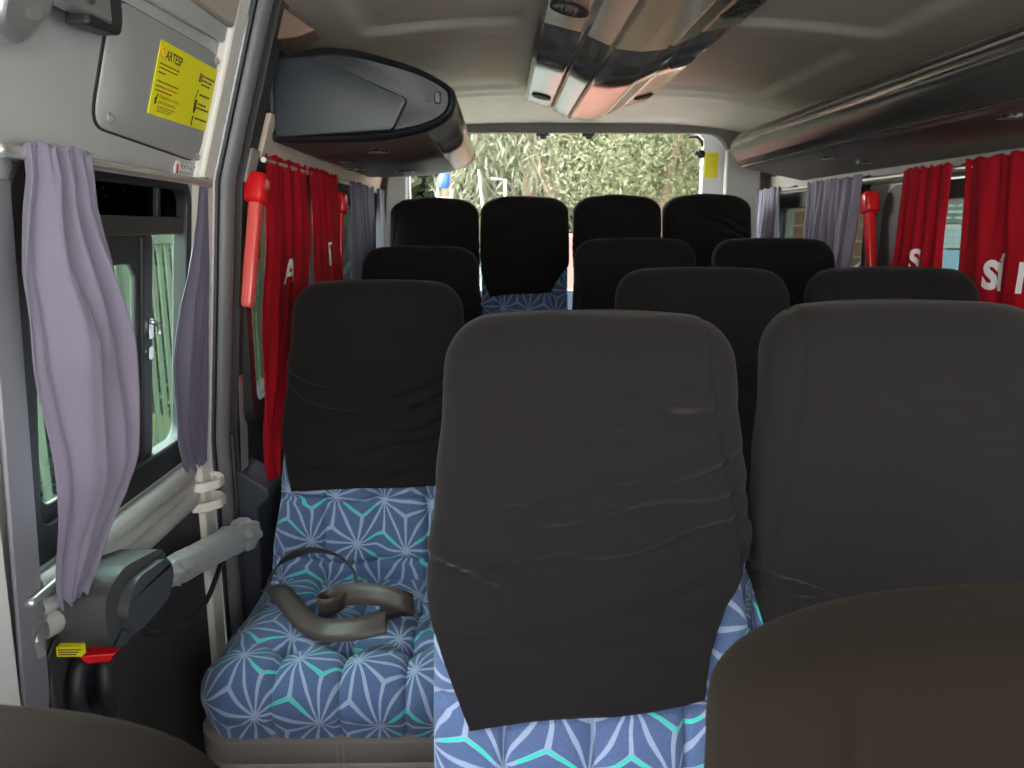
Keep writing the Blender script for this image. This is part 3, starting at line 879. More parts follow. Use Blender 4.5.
# cream guide loops on the door end
for z in (.725, .678):
    pts = [(-.690, 1.755, z), (-.665, 1.748, z), (-.648, 1.725, z), (-.646, 1.69, z + .002), (-.664, 1.660, z + .004), (-.690, 1.650, z + .006)]
    sp_ = []
    for a, b in zip(pts, pts[1:]):
        for k in range(4): sp_.append(tuple(lerp(p, q, k / 4) for p, q in zip(a, b)))
    sp_.append(pts[-1])
    mb = MB()
    rows = []
    for i, p in enumerate(sp_):
        a = Vector(sp_[max(0, i - 1)]); b = Vector(sp_[min(len(sp_) - 1, i + 1)])
        t = (b - a).normalized(); nn = Vector((t.y, -t.x, 0))
        q = Vector(p)
        rows.append([q - nn * .008 + Vector((0, 0, .010)), q + nn * .008 + Vector((0, 0, .008)), q + nn * .010 + Vector((0, 0, -.008)), q - nn * .008 + Vector((0, 0, -.012))])
    mb.loft(rows)
    tag(mb.build('guide_loop', 'cream_paint', bevel=.003), 'upper cream metal guide loop at the end of the door' if z > .7 else 'lower cream metal guide loop under its twin at the door end', 'bracket', 'guide loops on the door end')

# stickers
def sticker_artesp():
    y0, y1, z0, z1 = 1.418, 1.684, 1.492, 1.611
    D = .0085
    fn = lambda u, v, w_: on_door(y0 + u, z1 - v, D + w_)        # u to the right, v down
    W_, H_ = y1 - y0, z1 - z0
    lp = [(0, 0), (W_, 0), (W_, H_), (0, H_)]
    W_ = .266; root = MB().prism(lp, fn, -.0006, .0010).build('notice_sticker', 'sticker_yellow', smooth=False)
    tag(root, 'yellow notice sticker with pictograms on the inset panel of the sliding door', 'sticker')
    def t(body, size, u, v, m='ink', bold=.0, name='lettering'):
        mb = MB(); text_on(mb, body, size, lambda a, b: fn(u + a, v - b, .0014), bold)
        return mb.build(name, m, root, smooth=False, fixn=False)
    t('ARTESP', .021, .026, .026, 'ink', .0004)
    lg = MB(); pts = []
    for k in range(22):
        a = R(60 + 330 * k / 21); r_ = .0085 - .004 * k / 21
        pts.append(fn(.013 + r_ * cos(a), .018 + r_ * sin(a), .0014))
    lg.tube(pts, .0013, 6); lg.build('emblem', 'ink_orange', root)
    ln = MB(); lr = MB()
    def dashes(mb, u, v, length, h=.0022, seed=0):
        rr = random.Random(seed); x = u
        while x < u + length:
            l = rr.uniform(.004, .014); l = min(l, u + length - x)
            if l > .002: mb.prism([(x, v), (x + l, v), (x + l, v + h), (x, v + h)], fn, .0011, .0014)
            x += l + .0022
    for k, (v, l, x0) in enumerate(((.0345, .083, .010), (.041, .074, .010), (.0485, .028, .010), (.0625, .092, .010), (.0705, .022, .010), (.0775, .070, .010))): dashes(ln, x0, v, l, .0022, k)
    dashes(lr, .034, .0705, .066, .0024, 77)
    ln.build('small_print', 'ink', root, smooth=False); ln = MB()
    for k, v in enumerate((.1030, .1068, .1105)): dashes(ln, .030, v, .075 - .01 * k, .0014, 40 + k)
    ln.build('small_print', 'ink', root, smooth=False); lr.build('red_print', 'ink_red', root, smooth=False)
    t('Obrigatório o uso do', .0095, .030, .0895); t('cinto de segurança', .0095, .030, .0985)
    rc = MB()
    for k, (v, n_) in enumerate(((.022, 3), (.056, 1), (.073, 2), (.100, 1))):
        for q in range(n_): dashes(rc, .200, v + q * .0075, .062 - .010 * ((k + q) % 3), .0034, 90 + 5 * k + q)
    rc.build('side_print', 'ink', root, smooth=False)
    ic = MB()
    for u in (.187, .195): ic.prism(quad_round([(u - .0022, .020), (u + .0022, .020), (u + .0028, .036), (u - .0028, .036)], .001, 3), fn, .0011, .0014)
    ic.build('pictogram', 'ink', root, smooth=False)
    ic = MB()
    ic.prism([(.183, .066), (.186, .0655), (.193, .050), (.190, .0495)], fn, .0011, .0014)
    ic.build('pictogram', 'ink', root, smooth=False)
    ic = MB()
    ic.prism(quad_round([(.184, .075), (.194, .075), (.197, .086), (.190, .095), (.184, .090)], .002, 3), fn, .0011, .0014)
    for q in range(4): ic.prism([(.1835 + q * .0034, .068 + (q % 2) * .001), (.186 + q * .0034, .068 + (q % 2) * .001), (.1855 + q * .0028, .078), (.1838 + q * .0028, .078)], fn, .0011, .0014)
    ic.build('pictogram', 'ink', root, smooth=False)
    ic = MB()
    ic.prism([(.186, .099), (.193, .099), (.190, .107), (.192, .1165), (.186, .1165)], fn, .0011, .0014)
    ic.build('pictogram', 'ink', root, smooth=False)
    ic = MB()
    ic.prism([(.014, .101), (.018, .101), (.026, .084), (.022, .084)], fn, .0011, .0014)
    ic.build('pictogram', 'ink', root, smooth=False)
    ic = MB()
    ic.prism([(.013, .092), (.017, .090), (.024, .099), (.020, .101)], fn, .0011, .0014)
    ic.build('pictogram', 'ink', root, smooth=False)
sticker_artesp()
def sticker_hand():
    fn = lambda u, v, w_: on_door(1.588 + u, 1.427 - v * .78, .0015 + w_)
    lp = quad_round([(0, 0), (.022, 0), (.022, .040), (0, .040)], .010)
    root = MB().prism(lp, fn, -.0008, .0010).build('door_sticker', 'ink_white', smooth=False)
    tag(root, 'small red and white hand sticker with lettering above the curtain rod of the door', 'sticker')
    h = MB(); h.prism(quad_round([(.006, .018), (.016, .016), (.017, .032), (.009, .036)], .003, 3), fn, .0011, .0016)
    for q in range(4): h.prism([(.005 + q * .0031, .007 + abs(q - 1.5) * .0025), (.0074 + q * .0031, .007 + abs(q - 1.5) * .0025), (.0078 + q * .0029, .020), (.0056 + q * .0029, .020)], fn, .0011, .0016)
    h.build('hand_print', 'ink_red', root, smooth=False)
    b = MB().prism([(.012, .020), (.016, .020), (.015, .038), (.009, .038)], fn, .0017, .0020); b.build('dark_print', 'ink', root, smooth=False)
    pl = MB().prism([(.024, .006), (.098, .006), (.098, .022), (.024, .022)], fn, -.0008, .0010); pl.build('text_plate', 'ink_white', root, smooth=False)
    tx = MB(); text_on(tx, 'PORTA AUT', .0165, lambda a, c_: fn(.026 + a * .80, .019 - c_, .0013), .0003); tx.build('lettering', 'ink', root, smooth=False, fixn=False)
sticker_hand()
fnP = lambda u, v, w_: (XD(.94 - v) + .0465 + w_, 1.872 + u, .94 - v)
ps = MB().prism([(0, 0), (.052, 0), (.058, .275), (.006, .275)], fnP, 0, .001).build('instruction_label', 'label_grey', smooth=False)
tag(ps, 'tall narrow grey instruction label on the dark pillar below the hammer', 'sticker')
MB().prism([(.003, .003), (.050, .003), (.051, .055), (.004, .055)], fnP, .0011, .0016).build('red_band', 'ink_red', ps, smooth=False)
dk = MB()
dk.prism([(.014, .066), (.036, .066), (.036, .072), (.014, .072)], fnP, .0011, .0016); dk.prism([(.030, .060), (.036, .060), (.036, .090), (.030, .090)], fnP, .0011, .0016)
dk.prism([(.014, .066), (.019, .066), (.019, .088), (.014, .088)], fnP, .0011, .0016)
for k in range(12): dk.prism([(.010, .105 + k * .013), (.044, .105 + k * .013), (.044, .107 + k * .013), (.010, .107 + k * .013)], fnP, .0011, .0016)
dk.build('print', 'ink', ps, smooth=False)

# ------------------------------------------------------------------ automatic door opener
op = empty('door_opener', (-.685, 1.10, .645)); tag(op, 'dark grey plastic door opener box with a yellow label, below the door curtain', 'door opener')
O = Vector((-.685, 1.10, .645))
def opbox(loop, x0, x1, nm, m, bev):
    return MB().prism(loop, lambda u, v, w_: (w_ - O.x, u - O.y, v - O.z), x0, x1).build(nm, m, op, bevel=bev, seg=4)
shape = quad_round([(1.130, .640), (1.295, .638), (1.335, .685), (1.310, .738), (1.165, .765), (1.105, .745), (1.095, .675)], .026, 6)
opbox(shape, -.695, -.605, 'housing', 'opener_plastic', .014)
sh2 = quad_round([(1.150, .655), (1.280, .652), (1.312, .690), (1.290, .728), (1.172, .742), (1.128, .705)], .024, 6)
opbox(sh2, -.606, -.588, 'cover', 'opener_plastic', .009)
lab = MB().prism([(1.078, .646), (1.081, .671), (1.081, .671), (1.078, .646)][:2] + [(1.0805, .671), (1.0775, .646)], lambda u, v, w_: (w_ - O.x, u - O.y, v - O.z), -.68, -.63)
lab = MB(); 
def opf(u, v, y=1.0752): return (u - O.x, y - .0016 * v * 0 - O.y, v - O.z)
MB().box(-.682 - O.x, -.644 - O.x, 1.0925 - O.y, 1.105 - O.y, .652 - O.z, .668 - O.z).build('yellow_label', 'sticker_yellow', op, smooth=False)
mb = MB()
for k in range(3): mb.box(-.679 - O.x, -.652 - O.x + .004 * k, 1.0916 - O.y, 1.0926 - O.y, .655 - O.z + .004 * k, .6565 - O.z + .004 * k)
mb.build('label_print', 'ink', op, smooth=False)
MB().hexa([(-.645 - O.x, 1.105 - O.y, -.014), (-.615 - O.x, 1.115 - O.y, -.016), (-.615 - O.x, 1.15 - O.y, -.016), (-.645 - O.x, 1.14 - O.y, -.014)], [(-.655 - O.x, 1.10 - O.y, .002), (-.606 - O.x, 1.115 - O.y, -.002), (-.606 - O.x, 1.16 - O.y, -.002), (-.655 - O.x, 1.14 - O.y, .002)]).build('red_tag', 'red_plastic', op, bevel=.002)
mb = MB().tube([(-.69 - O.x, 1.085 - O.y, .075), (-.69 - O.x, 1.055 - O.y, .080), (-.68 - O.x, 1.045 - O.y, .060), (-.68 - O.x, 1.05 - O.y, .035)], .008, 8); mb.disc((-.685 - O.x, 1.035 - O.y, .085), (0, 1, 0), .013, .02, 14)
mb.build('mounting_bolt', 'bracket_metal', op)
MB().prism(rrect(-.660, -.648, 1.118, 1.132, .003, 3), lambda u, v, w_: (u - O.x, v - O.y, w_ - O.z), .758, .7655).build('screw_cap', 'ink_white', op)
# cloth sleeve over the arm
mb = MB(); rings = []
A_, B_ = Vector((-.625, 1.335, .668)), Vector((-.600, 1.755, .585))
ax = (B_ - A_).normalized(); s1 = ax.cross(Vector((0, 0, 1))).normalized(); s2 = s1.cross(ax)
prof = [(-.03, .004), (0, .010), (.02, .008), (.04, .020), (.07, .030), (.10, .024), (.13, .029), (.20, .030), (.40, .031), (.60, .032), (.72, .034), (.78, .028), (.83, .036), (.90, .037), (.97, .034), (1.0, .026)]
for i in range(61):
    t = i / 60; r_ = sinterp(prof, t * 1.03 - .03)
    p = A_.lerp(B_, t * 1.03 - .03)
    ring = []
    for k in range(28):
        a = 2 * pi * k / 28
        w_ = (sstep(.35, .0, t) + sstep(.62, .78, t) * .8)
        rr = r_ * (1 + .13 * w_ * sin(7 * a + 9 * t) + .05 * noise.noise(Vector((cos(a) * 2, sin(a) * 2, t * 16))))
        q = p + s1 * (cos(a) * rr) + s2 * (sin(a) * rr)
        ring.append(q)
    rings.append(ring)
mb.loft(rings)
tag(mb.build('arm_sleeve', 'sleeve_cloth', angle=70), 'grey cloth sleeve gathered at both ends, running from the door opener box to the pillar', 'sleeve')
pts = []
ctrl = [(-.640, 1.27, .655), (-.600, 1.33, .605), (-.590, 1.44, .585), (-.600, 1.58, .56), (-.625, 1.68, .60), (-.640, 1.74, .68)]
def catmull(c, n=8):
    out = []; c = [Vector(p) for p in c]
    for i in range(len(c) - 1):
        p0, p1, p2, p3 = c[max(0, i - 1)], c[i], c[i + 1], c[min(len(c) - 1, i + 2)]
        for k in range(n):
            t = k / n
            out.append(.5 * ((2 * p1) + (p2 - p0) * t + (2 * p0 - 5 * p1 + 4 * p2 - p3) * t * t + (3 * p1 - p0 - 3 * p2 + p3) * t ** 3))
    out.append(c[-1]); return out
mb = MB().tube(catmull([(-.606, 1.20, .648), (-.598, 1.215, .622), (-.590, 1.27, .596), (-.592, 1.37, .562), (-.602, 1.48, .552), (-.618, 1.59, .562), (-.630, 1.66, .585)]), .0055, 8)
tag(mb.build('black_cable', 'rubber_black'), 'thin black cable sagging below the grey sleeve at the door', 'cable')

# ------------------------------------------------------------------ curtain rods
def rod(label, pts, r, knobs):
    root = MB().tube(pts, r, 12).build('curtain_rod', 'rod_metal')
    tag(root, label, 'curtain rod')
    for k in knobs:
        MB().ball(k, r * 1.25, 8).build('rod_end', 'rod_metal', root)
    return root
rod('bright metal curtain rod across the top of the sliding door window', [(-.612, 1.0, 1.392), (-.612, 1.685, 1.388)], .0085, [(-.612, .995, 1.392), (-.612, 1.684, 1.388)])
rod('short lower curtain rod under the gathered end of the door curtain', [(-.668, 1.03, .775), (-.668, 1.17, .778)], .0065, [(-.668, 1.027, .775)])
rl = rod('curtain rod over the red curtains and rear purple curtains beside the door side seats', [(-.565, 1.93, 1.455), (-.565, 3.90, 1.450)], .0065, [])
rr_ = rod('curtain rod carrying the lettered red curtains under the long luggage rack', [(1.245, .55, 1.450), (1.245, 3.92, 1.455)], .0075, [])
for rt, x, s_, ysb in ((rl, -.565, -1, (1.94, 2.43, 2.82, 3.56)), (rr_, 1.245, 1, (2.17, 2.77, 3.45))):
    for y in ysb: MB().tube([(x, y, 1.452), (x + s_ * .02, y, 1.462), (x + s_ * .045, y, 1.47)], .005, 8).build('rod_bracket', 'rubber_black', rt)

# ------------------------------------------------------------------ curtains
class Curtain:
    def __init__(s, X, side, ztop, zbot, ya, yb, n, amp, seed, bulge=None, skew=None, ampv=None, zl=None):
        """ya(v), yb(v): the two edges along the van; side +1 if the room lies towards +X"""
        s.X, s.side, s.zt, s.zb, s.ya, s.yb, s.n, s.amp, s.seed = X, side, ztop, zbot, ya, yb, n, amp, seed
        s.bulge = bulge or [(0, 0), (1, 0)]; s.ampv = ampv or [(0, .55), (.10, .6), (.3, 1), (1, 1)]
    def P(s, u, v, off=0.):
        ph = s.seed * 1.7
        uu = u + .012 * sin(2 * pi * s.n * u * .5 + ph) * v
        k = s.n * (1 + .0 * v)
        wv = sin(2 * pi * k * uu + ph + .9 * sin(3 * v + ph) + 1.2 * sin(5 * u + ph)) + .28 * sin(2 * pi * k * 2 * uu + 2.2 * v + ph)
        fine_ = .5 * sin(2 * pi * s.n * 2.7 * u + ph) * exp(-v / .10)
        a = s.amp * interp(s.ampv, v)
        nz_ = noise.noise(Vector((u * 4 + s.seed, v * 3, s.seed * 2.3))) * s.amp * 1.2 * sstep(.1, .5, v)
        x = s.X + s.side * (a * (wv + fine_) + nz_ + sinterp(s.bulge, v) * (sin(pi * clamp(u)) ** .7 if 0 < u < 1 else 0) + off)
        y = lerp(interp(s.ya, v), interp(s.yb, v), uu)
        z = lerp(s.zt, s.zb, v) + .004 * sin(2 * pi * s.n * u * 1.5 + ph) * (exp(-v / .03) + v ** 4 * 2)
        return (x, y, z)
    def build(s, name, m, nu=130, nv=70):
        rows = [[s.P(i / nu, j / nv) for i in range(nu + 1)] for j in range(nv + 1)]
        o = MB().grid(rows).build(name, m, angle=80, fixn=False)
        so = o.modifiers.new('cloth', 'SOLIDIFY'); so.thickness = .0016; so.offset = 0
        return o
def straight(a, b): return [(0, a), (1, a)], [(0, b), (1, b)]
GC = 'red curtains'; GP = 'purple curtains'
def letters(cur, o, body, size, u0, v0, du, dv, m='letter_white', bold=.003):
    """lettering printed on the cloth: u0, v0 start; du/dv cloth units per metre of lettering"""
    mb = MB(); text_on(mb, body, size, lambda a, b: cur.P(u0 + a * du, v0 - b * dv, .0045), bold, .0035)
    return mb.build('lettering', m, o, smooth=True, fixn=False)

# left, behind the door
c = Curtain(-.564, 1, 1.470, .690, [(0, 1.960), (.3, 1.91), (.6, 1.825), (.85, 1.790), (.95, 1.81), (1, 1.83)], [(0, 2.33), (.3, 2.34), (.55, 2.26), (.8, 2.02), (.95, 1.90), (1, 1.875)], 4, .0085, 1, [(0, 0), (1, .0)], ampv=[(0, .6), (.2, 1), (.32, .35), (.46, .35), (.7, 1), (1, 1)])
o = c.build('curtain', 'red_cloth'); tag(o, 'red curtain drawn to a point at the bottom, beside the single seat and red hammer', 'curtain', GC)
letters(c, o, 'A', .085, .33, .405, 4.6, 1.28, bold=.002)
c = Curtain(-.556, 1, 1.468, .74, [(0, 2.355), (1, 2.36)], [(0, 2.745), (1, 2.73)], 5, .0080, 2, ampv=[(0, .6), (.2, 1), (.32, .35), (.46, .35), (.7, 1), (1, 1)])
o = c.build('curtain', 'red_cloth', 110, 50); tag(o, 'narrower red curtain further from the door, next to the dark purple curtain', 'curtain', GC)
letters(c, o, 'Í', .085, .45, .40, 4.6, 1.28, bold=.002)
for k, (a, b, sd, lb, nn, m_) in enumerate(((2.99, 3.49, 3, 'dark purple curtain behind the red curtains on the door side', 6, 'purple_dark_cloth'), (3.64, 3.87, 4, 'small pale-edged purple curtain against the rear pillar on the door side', 4, 'purple_cloth'))):
    c = Curtain(-.556, 1, 1.464, .80, *straight(a, b), nn, .011, sd)
    tag(c.build('curtain', m_, 90, 40), lb, 'curtain', GP)
# right
c = Curtain(1.230, -1, 1.472, .84, [(0, 2.105), (.3, 2.09), (.5, 2.075), (1, 2.03)], [(0, 1.45), (1, 1.45)], 6, .0085, 5, ampv=[(0, .6), (.25, 1), (.42, .50), (.7, .5), (1, .9)])
o = c.build('curtain', 'red_cloth', 170, 60); tag(o, 'widest red curtain with large white SÍ lettering at the frame edge', 'curtain', GC)
letters(c, o, 'SÍ', .094, .190, .513, 1.60, 1.58, bold=.0045); letters(c, o, 'N', .094, .385, .513, 1.60, 1.58, bold=.0045); letters(c, o, 'TUR', .094, .345, .705, 1.60, 1.58, bold=.0045)
c = Curtain(1.230, -1, 1.468, .84, [(0, 2.42), (.3, 2.42), (1, 2.46)], [(0, 2.17), (1, 2.175)], 4, .008, 6)
o = c.build('curtain', 'red_cloth', 110, 60); tag(o, 'narrow red curtain with small folded white letters, beside the white-framed board', 'curtain', GC)
letters(c, o, 'SÍ', .090, .44, .475, 2.7, 1.58, bold=.003)
c = Curtain(1.230, -1, 1.470, .84, [(0, 3.19), (1, 3.16)], [(0, 2.715), (.4, 2.74), (1, 2.80)], 7, .012, 7)
tag(c.build('curtain', 'purple_cloth', 150, 60), 'wide purple curtain between the small rear one and the red hammer', 'curtain', GP)
c = Curtain(1.230, -1, 1.468, .84, [(0, 3.79), (1, 3.76)], [(0, 3.49), (1, 3.47)], 5, .012, 8)
tag(c.build('curtain', 'purple_cloth', 90, 50), 'narrow purple curtain next to the rear corner seat and rear window pillar', 'curtain', GP)
# on the sliding door
class DoorCurtain(Curtain):
    def P(s, u, v, off=0.):
        x, y, z = super().P(u, v, off)
        return (x + (XD(z) - XD(s.zt)), y, z)
c = DoorCurtain(-.594, 1, 1.404, .752, [(0, 1.035), (.06, 1.040), (.12, 1.03), (.25, 1.015), (.45, 1.025), (.62, 1.05), (.8, 1.06), (.92, 1.06), (1, 1.06)],
                [(0, 1.170), (.06, 1.175), (.12, 1.18), (.25, 1.215), (.4, 1.245), (.55, 1.265), (.7, 1.268), (.80, 1.25), (.90, 1.185), (1, 1.13)], 3.8, .0145, 9,
                [(0, 0), (.1, .004), (.45, .040), (.7, .045), (.9, .012), (1, .004)], ampv=[(0, .55), (.08, .75), (.15, .9), (.45, 1.1), (.6, .9), (.78, .7), (.9, 1.), (1, .5)])
tag(c.build('curtain', 'purple_cloth', 170, 110), 'large bulging purple curtain gathered at top and bottom on the sliding door', 'curtain', GP)
c = DoorCurtain(-.612, 1, 1.395, .785, [(0, 1.655), (.15, 1.63), (.4, 1.555), (.6, 1.525), (.85, 1.54), (.95, 1.575), (1, 1.60)], [(0, 1.684), (1, 1.684)], 2.6, .007, 10,
                [(0, 0), (.5, .01), (1, 0)])
tag(c.build('curtain', 'purple_dark_cloth', 90, 80), 'slim dark purple curtain squeezed against the far end of the sliding door', 'curtain', GP)

# ------------------------------------------------------------------ emergency hammers
def hammer(label, top, bot, s=1.):
    top, bot = Vector(top), Vector(bot)
    root = empty('emergency_hammer', top); tag(root, label, 'hammer', 'red emergency hammers')
    ax = (bot - top).normalized()
    sx = ax.cross(Vector((0, 1, 0))).normalized(); sy = sx.cross(ax)
    def sup(d, a_, b_, off=0., n=4., k_=28):
        return [ax * d + sx * (spow(cos(2 * pi * k / k_), 2 / n) * a_ * s) + sy * (spow(sin(2 * pi * k / k_), 2 / n) * b_ * s + off) for k in range(k_)]
    off = -.006 if top.x > 0 else .0
    head = MB(); head.loft([sup(d, a_, b_, off) for d, a_, b_ in ((-.002, .015, .018), (.001, .021, .025), (.007, .0245, .0290), (.018, .0255, .0305), (.058, .0255, .0305), (.066, .0245, .0290), (.071, .020, .024))])
    hd_ = head.build('hammer_head', 'red_plastic', root, angle=50)
    MB().loft([sup(d, .0262, .0312, off) for d in (.058, .0645)]).build('head_band', 'red_plastic', hd_, angle=50)
    L_ = (bot - top).length
    hb = MB(); hb.loft([sup(d, a_, b_, 0, 5.) for d, a_, b_ in ((.060 * s, .014, .0185), (L_ * .6, .014, .0180), (L_ - .010, .013, .0165), (L_ - .002, .011, .0145), (L_, .008, .011))])
    ho_ = hb.build('handle', 'hammer_bar_sunlit' if s == 1 else 'red_plastic', root, angle=50)
    MB().loft([sup(d, .0148, .0040, 0, 4.) for d in (.085, L_ - .03)]).build('handle_rib', 'red_plastic', ho_, angle=50)
    MB().box(*( -.03 if top.x < 0 else .01, -.01 if top.x < 0 else .03), -.014, .014, -.20, -.06).build('wall_clip', 'rubber_black', root, bevel=.003)
    return root
hammer('red emergency hammer on the dark pillar between the door seal and the red curtain', (-.575, 1.915, 1.420), (-.597, 1.838, 1.112))
hammer('red emergency hammer half hidden behind the red and dark purple curtains', (-.575, 2.885, 1.415), (-.585, 2.84, 1.12), .95)
hammer('red emergency hammer between the wide purple curtain and the narrow red curtain', (1.262, 2.715, 1.412), (1.278, 2.655, 1.09), 1.02)

# ------------------------------------------------------------------ luggage racks
def extr(profile, y0, y1, name, m, parent, th=.006, taper=None):
    mb = MB(); rows = []
    for y in (y0, y1): rows.append([(x, y, z) for x, z in profile])
    mb.grid(rows)
    o = mb.build(name, m, parent, angle=50, fixn=False)
    so = o.modifiers.new('thick', 'SOLIDIFY'); so.thickness = th; so.offset = 0
    return o
lr_ = empty('luggage_rack', (-.35, 2.0, 1.50)); tag(lr_, 'shorter luggage rack with a dark curved end cap, hanging above the door side seats', 'luggage rack')
def rel(o, root):
    o.parent = root; o.matrix_parent_inverse = Matrix.Translation(-Vector(root.location)); return o
OUT = [(-.575, 1.535), (-.560, 1.506), (-.50, 1.503), (-.32, 1.508), (-.235, 1.520), (-.184, 1.532), (-.145, 1.548), (-.120, 1.567), (-.110, 1.585), (-.107, 1.605), (-.111, 1.625), (-.124, 1.637), (-.14, 1.648), (-.2, 1.678), (-.289, 1.705), (-.34, 1.717), (-.38, 1.723), (-.44, 1.724), (-.508, 1.706), (-.575, 1.68)]
def sm(poly, closed=True, n=3):
    out = []; N_ = len(poly)
    for i in range(N_):
        p0, p1, p2, p3 = (Vector(poly[(i + k) % N_]) for k in (-1, 0, 1, 2))
        for k in range(n):
            t = k / n; out.append(tuple(.5 * ((2 * p1) + (p2 - p0) * t + (2 * p0 - 5 * p1 + 4 * p2 - p3) * t * t + (3 * p1 - p0 - 3 * p2 + p3) * t ** 3)))
    return out
OUTs = sm(OUT)
cx_, cz_ = -.34, 1.61
cap = MB(); rings = []
for k, y in ((.006, 2.06), (.0, 2.05), (.0, 2.012), (.004, 2.000), (.012, 1.996), (.016, 2.000), (.020, 2.004)):
    rings.append([(cx_ + (x - cx_) * (1 - k / .24), y, cz_ + (z - cz_) * (1 - k / .11)) for x, z in OUTs])
cap.loft(rings)
cp = rel(cap.build('end_cap', 'rack_cap_rim', angle=45), lr_)
IN = quad_round([(-.548, 1.512), (-.262, 1.530), (-.224, 1.604), (-.450, 1.700), (-.548, 1.695)], .012, 5)
ci = MB(); rings = []
icx, icz = -.40, 1.60
for k, y in ((1.012, 2.012), (1.0, 1.991), (.985, 1.986), (.965, 1.985)):
    rings.append([(icx + (x - icx) * k, y, icz + (z - icz) * k) for x, z in IN])
ci.loft(rings); o = ci.build('cap_plate', 'rack_cap', angle=45); o.parent = cp
def sub(o, par): o.parent = par; return o
for x, z, y in ((-.522, 1.592, 1.986), (-.246, 1.603, 1.986), (-.176, 1.606, 2.004)):
    sub(MB().disc((x, y, z), (0, -1, 0), .0085, .004, 16).disc((x, y - .003, z), (0, -1, 0), .004, .003, 6).build('screw', 'rubber_black'), cp)
sub(MB().box(-.160, -.144, 1.996, 2.008, 1.594, 1.622).build('badge', 'rack_grey', bevel=.003), cp)
for a, b, nm, m_ in ((0, 5, 'underside', 'rack_under'), (5, 10, 'nose', 'rack_chrome'), (10, 19, 'top_shell', 'rack_grey')):
    rel(extr([(cx_ + (x - cx_) * .985, cz_ + (z - cz_) * .985) for x, z in OUTs[a * 3:b * 3 + 1]], 2.04, 3.38, nm, m_, None), lr_)
rel(MB().tube([(-.186, 2.05, 1.533), (-.186, 3.38, 1.533)], .003, 6).build('edge_bead', 'rack_chrome'), lr_)
far = MB().loft([[(cx_ + (x - cx_) * k, y, cz_ + (z - cz_) * k) for x, z in OUTs] for k, y in ((1, 3.365), (1.01, 3.375), (1.01, 3.392), (.97, 3.398))])
rel(far.build('far_cap', 'rubber_black', angle=45), lr_)
def reading_light(x, y, z, root, r_=.034):
    b = MB()
    pts = [(x + r_ * cos(2 * pi * k / 24), y + r_ * sin(2 * pi * k / 24), z) for k in range(25)]
    b.tube(pts, .005, 6, False)
    o = rel(b.build('reading_light', 'chrome'), root)
    l = MB().disc((x, y, z - .006), (0, 0, 1), r_ * .8, .012, 24).build('lens', 'rack_grey'); l.parent = o
for x, y in ((-.345, 2.26), (-.50, 2.55), (-.36, 3.05), (-.52, 2.90)): reading_light(x, y, 1.503 if x < -.4 else 1.506, lr_)

rr2 = empty('luggage_rack', (1.15, 2.0, 1.50)); tag(rr2, 'long luggage rack with a bright metal strip above the lettered red curtains', 'luggage rack')
RO = [(1.318, 1.50), (1.31, 1.490), (1.06, 1.541), (1.030, 1.551), (1.008, 1.572), (.990, 1.605), (.984, 1.628), (.988, 1.646), (.998, 1.660), (1.015, 1.676), (1.035, 1.688), (1.08, 1.695), (1.318, 1.690)]
def rseg(a, b, nm, m_, y1=3.40):
    return rel(extr(RO[a:b + 1], .35, y1, nm, m_, None), rr2)
rseg(0, 2, 'underside', 'rack_under'); rseg(2, 3, 'lower_lip', 'rack_grey'); rseg(3, 6, 'front_panel', 'rack_grey'); rseg(6, 8, 'bright_strip', 'rack_chrome'); rseg(8, 12, 'top_shell', 'rack_grey')
for x, z, m_ in ((1.030, 1.549, 'rack_chrome'), (.986, 1.648, 'rack_grey'), (1.003, 1.664, 'rubber_black'), (1.020, 1.680, 'rack_chrome')):
    rel(MB().tube([(x, .35, z), (x, 3.40, z)], .0035, 6).build('edge_bead', m_), rr2)
rcx, rcz = 1.15, 1.60
rel(MB().loft([[(rcx + (x - rcx) * k, y, rcz + (z - rcz) * k) for x, z in RO] for k, y in ((1., 3.38), (1.02, 3.39), (1.02, 3.415), (.99, 3.43), (.90, 3.437))]).build('far_cap', 'rack_cap_rim', angle=30), rr2)
for x, y in ((1.12, 2.70), (1.22, 2.66), (1.10, 1.72), (1.20, 1.66)): reading_light(x, y, 1.541 - (x - 1.06) * .204 - .002, rr2, .032)

# ------------------------------------------------------------------ air duct along the roof
ad = empty('air_duct', (XC, 2.4, 1.80)); tag(ad, 'shiny metal air duct with round vents running along the middle of the ceiling', 'air duct')
HP = [(-.250, 1.838), (-.250, 1.812), (-.240, 1.800), (-.152, 1.778), (-.142, 1.784), (-.132, 1.770), (-.078, 1.746), (-.070, 1.752), (-.060, 1.739), (0, 1.733), (.060, 1.739), (.070, 1.752), (.078, 1.746), (.132, 1.770), (.142, 1.784), (.152, 1.778), (.240, 1.800), (.250, 1.812), (.250, 1.838)]
def duct_shell(name, a, b, y0, y1, m_, end=False, dz=0., ex=1.):
    rows = []
    Y_ = [y0, lerp(y0, y1, .5), y1]
    for y in Y_: rows.append([(XC + x * ex, y, z + dz) for x, z in HP[a:b + 1]])
    if end:
        for k in range(1, 9):
            q = k / 8
            y_off = .34 * sin(q * pi / 2) 
            lift = 1 - cos(q * pi / 2)
            rows.append([(XC + x * (1 - .30 * lift ** 1.5), y1 + y_off * (1 - .75 * (abs(x) / .25) ** 2), lerp(z, 1.842, lift ** 1.3) + dz) for x, z in HP[a:b + 1]])
    o = MB().grid(rows).build(name, m_, None, angle=28, fixn=False)
    so = o.modifiers.new('thick', 'SOLIDIFY'); so.thickness = .004; so.offset = 0
    return rel(o, ad)
YJ = 2.06
